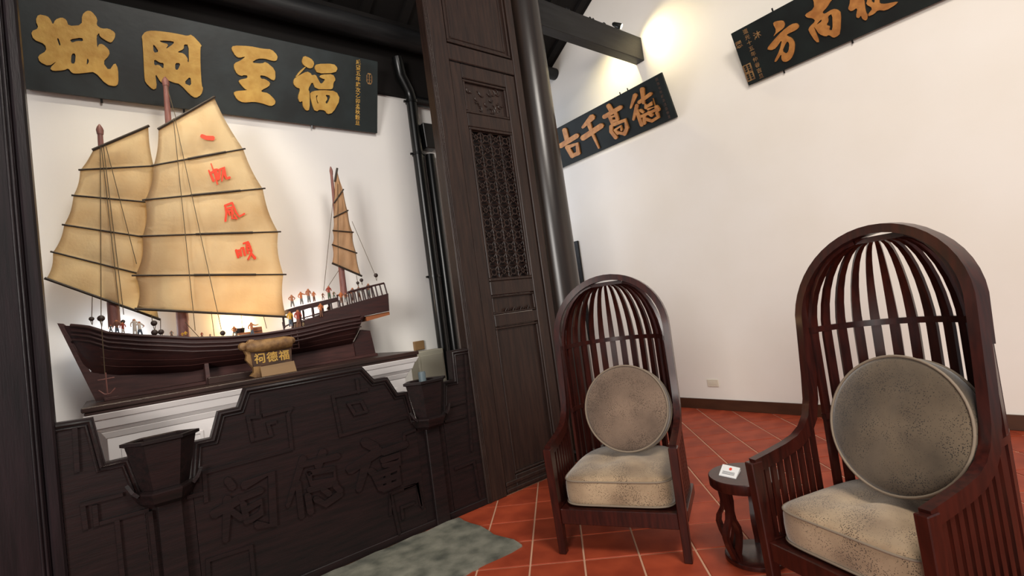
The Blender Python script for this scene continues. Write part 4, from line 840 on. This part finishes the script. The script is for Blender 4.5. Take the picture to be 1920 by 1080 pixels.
def round_cushion(label, C, ang, c, r, tilt, yaw=0):
    t = empty('round_cushion', (0, 0, 0), label, 'cushion', 'round velvet back cushions')
    bm = bmesh.new(); NS = 56; rings = []; T = .058
    prof = [(.03, -T-.022), (.25, -T-.021), (.5, -T-.017), (.75, -T-.010), (.92, -T+.001), (.985, -T+.010), (1.0, -T+.022), (1.012, 0), (1.0, T-.022), (.985, T-.010), (.92, T-.001), (.75, T+.010), (.5, T+.017), (.25, T+.021), (.03, T+.022)]
    for f, y in prof: rings.append([bm.verts.new((r*f*math.cos(2*math.pi*k/NS), y+.004*math.sin(5*2*math.pi*k/NS)*f*(abs(y) > .05), r*f*math.sin(2*math.pi*k/NS)*1.0)) for k in range(NS)])
    for a, b in zip(rings, rings[1:]):
        for k in range(NS): bm.faces.new((a[k], a[(k+1) % NS], b[(k+1) % NS], b[k]))
    bm.faces.new(rings[0][::-1]); bm.faces.new(rings[-1]); finish(bm, 'cushion', M_vround, t, True)
    for y in (-T+.008, T-.008):
        bm = bmesh.new(); tube(bm, [(r*1.0*math.cos(2*math.pi*k/NS), y, r*1.0*math.sin(2*math.pi*k/NS)) for k in range(NS+1)], .006, 6, False); finish(bm, 'piping', M_pipe_v, t, True)
    Rz = Matrix.Rotation(math.radians(ang), 4, 'Z'); loc = Vector(C)+Rz @ Vector(c)
    t.matrix_world = Matrix.Translation(loc) @ Rz @ Matrix.Rotation(math.radians(yaw), 4, 'Z') @ Matrix.Rotation(math.radians(-tilt), 4, 'X'); return t
CL, AL = (2.150, 1.995, 0), -63.16
CR, AR = (2.151, .872, 0), -109.15
make_chair('mahogany cage armchair standing close to the dark lattice door', CL, AL)
make_chair('mahogany cage armchair cut off by the right edge of the picture', CR, AR)
seat_cushion('beige speckled velvet seat cushion on the chair near the lattice door', CL, AL, 1)
seat_cushion('beige speckled velvet seat cushion on the chair at the right edge', CR, AR, 2)
round_cushion('round taupe velvet cushion propped in the chair near the lattice door', CL, AL, (.050, .420, .745), .266, 15, -4)
M_vround = velvet('round_velvet_shaded', srgb(102, 88, 71), srgb(68, 58, 47), srgb(44, 38, 33))  # darker copy of the round velvet, shading of the pile put into the colour
round_cushion('round velvet cushion, colour darkened for shading, propped in the chair at the right edge', CR, AR, (.060, .405, .772), .280, 17, -1)
# ------------------------------------------------------------------ round side table
TC = (2.56, 1.43)
tb = empty('side_table', (*TC, 0), 'small round mahogany side table with curving legs between the armchairs', 'table')
bm = bmesh.new(); lathe(bm, [(.16, .385), (.176, .387), (.18, .392), (.18, .436), (.176, .44), (.0005, .44)], (*TC, 0), 48); finish(bm, 'table_top', M_chair, tb, 40)
bm = bmesh.new(); lathe(bm, [(.145, 0), (.155, .004), (.155, .022), (.150, .026), (.0005, .026)], (*TC, 0), 48); finish(bm, 'base', M_chair, tb, 40)
for k in range(5):
    a = math.radians(20+72*k); c, s = math.cos(a), math.sin(a)
    for nm, pr_ in (('outer_leg', [(.150, .386), (.148, .33), (.142, .28), (.150, .235), (.178, .19), (.186, .155), (.176, .11), (.155, .06), (.138, .024)]), ('inner_leg', [(.128, .386), (.122, .33), (.128, .28), (.122, .235), (.100, .19), (.096, .15), (.108, .10), (.122, .06), (.120, .024)])):
        bm = bmesh.new(); sweep(bm, [(TC[0]+r*c, TC[1]+r*s, z) for r, z in pr_], [(-s, c, 0)]*len(pr_), .017, .009); finish(bm, nm, M_chair, tb, 40)
# card on the table
p = onz(1368, 886, .4405); cdx = empty('name_card', (p.x, p.y, .4405), 'white card with a red dot lying on the round side table', 'card')
q = [onz(1300+x/4.69, 850+y/4.69, .443) for x, y in ((225, 190), (375, 222), (415, 150), (262, 116))]
bm = bmesh.new(); hexa(bm, [Vector((v.x, v.y, .4405)) for v in q]+[Vector((v.x, v.y, .4405+(.004 if i < 2 else .016))) for i, v in enumerate(q)]); finish(bm, 'card', M_card, cdx)
u = (q[1]-q[0]); v = (q[3]-q[0])
cc = q[0]+u*.55+v*.68; nrm = Vector((0, 0, .0128)); bm = bmesh.new()
def cardpt(a, b): w_ = q[0]+u*a+v*b; return Vector((w_.x, w_.y, .4405+.004+.012*b+.0006))
vs = [bm.verts.new(cardpt(.55+.09*math.cos(k*.5236), .68+.13*math.sin(k*.5236))) for k in range(12)]; bm.faces.new(vs); finish(bm, 'red_dot', M_red, cdx)
bm = bmesh.new()
for b in (.36, .26, .16):
    vs = [bm.verts.new(cardpt(x, y)) for x, y in ((.14, b), (.86, b), (.86, b+.05), (.14, b+.05))]; bm.faces.new(vs)
finish(bm, 'printed_lines', M_cardink, cdx)
# ================================================================== SPOTLIGHTS
def spot(label, loc, target, power, col, size, blend=.6, rad=.03, bracket_down=True):
    loc = Vector(loc); d = (Vector(target)-loc).normalized(); t = empty('spotlight', loc, label, 'spotlight', 'small metal spotlights')
    bm = bmesh.new(); tube(bm, [loc-d*.10, loc-d*.08, loc-d*.01, loc+d*.02], [.014, .026, .034, .036], 14); finish(bm, 'housing', M_steel, t, 50)
    bm = bmesh.new(); tube(bm, [loc+d*.0205, loc+d*.0225], .030, 14); finish(bm, 'lens', M_bulb, t, 50)
    bm = bmesh.new(); e = loc-d*.05; f = e+Vector((0, 0, -.08 if bracket_down else .08)); tube(bm, [e, f], .008, 8); bx(bm, f.x-.03, f.x+.03, f.y-.02, f.y+.02, f.z-.006, f.z+.006); finish(bm, 'bracket', M_steel, t, 50)
    l = bpy.data.lights.new('spot_beam', 'SPOT'); l.energy = power; l.color = col; l.spot_size = math.radians(size); l.spot_blend = blend; l.shadow_soft_size = rad
    lo = bpy.data.objects.new('spot_beam', l); COL.objects.link(lo); lo.parent = t; lo.location = d*.03; lo.rotation_euler = d.to_track_quat('-Z', 'Y').to_euler(); return t
WARM = (1, .86, .50)
spot('small spotlight on the wall end of the square beam', (5.13, 3.56, 4.745), onx(1272, 82, XB), 42, WARM, 125, 1.0)
spot('small spotlight on the square beam right beside the pillar', (3.83, 3.585, 4.745), (4.4, 2.6, 4.6), 8, WARM, 70, 1.0)
spot('spotlight on the back of the beam washing the wall over the ochre board', (5.05, 3.72, 4.75), onx(1162, 150, XB), 40, WARM, 110, 1.0)
spot('spotlight under the roof aimed at the fore sail', (.15, 3.62, 4.35), (.1, 4.15, 2.1), 125, (1, .87, .67), 72, .8)
spot('spotlight under the roof aimed at the main sail', (1.05, 3.62, 4.35), (.9, 4.15, 2.1), 125, (1, .87, .67), 72, .8)
# low warm picture lamp lying on the plinth behind the hull
for label, px, pw, colr, hz in (('small warm lamp hidden behind the hull amidships', 452, 5, (1, .66, .32), .30), ('small cool lamp hidden behind the hull near the fore mast', 225, 3.2, (.9, .95, 1), .28), ('small pinkish lamp hidden behind the stern of the hull', 590, 2.2, (1, .85, .82), .30)):
    x = ony(px, 640, YA-.10).x; t = empty('plinth_lamp', (x, YA-.10, PT), label, 'lamp', 'little lamps hidden behind the hull')
    bm = bmesh.new(); tube(bm, [(x, YA-.10, PT), (x, YA-.10, PT+hz)], .012, 10); lathe(bm, [(.03, 0), (.03, .012)], (x, YA-.10, PT), 14); lathe(bm, [(.02, hz-.01), (.034, hz+.05), (.036, hz+.07)], (x, YA-.10, PT), 14); finish(bm, 'stand', M_steel, t, 50)
    l = bpy.data.lights.new('lamp_glow', 'POINT'); l.energy = pw; l.color = colr; l.shadow_soft_size = .03
    lo = bpy.data.objects.new('lamp_glow', l); COL.objects.link(lo); lo.parent = t; lo.location = (0, 0, hz+.12)
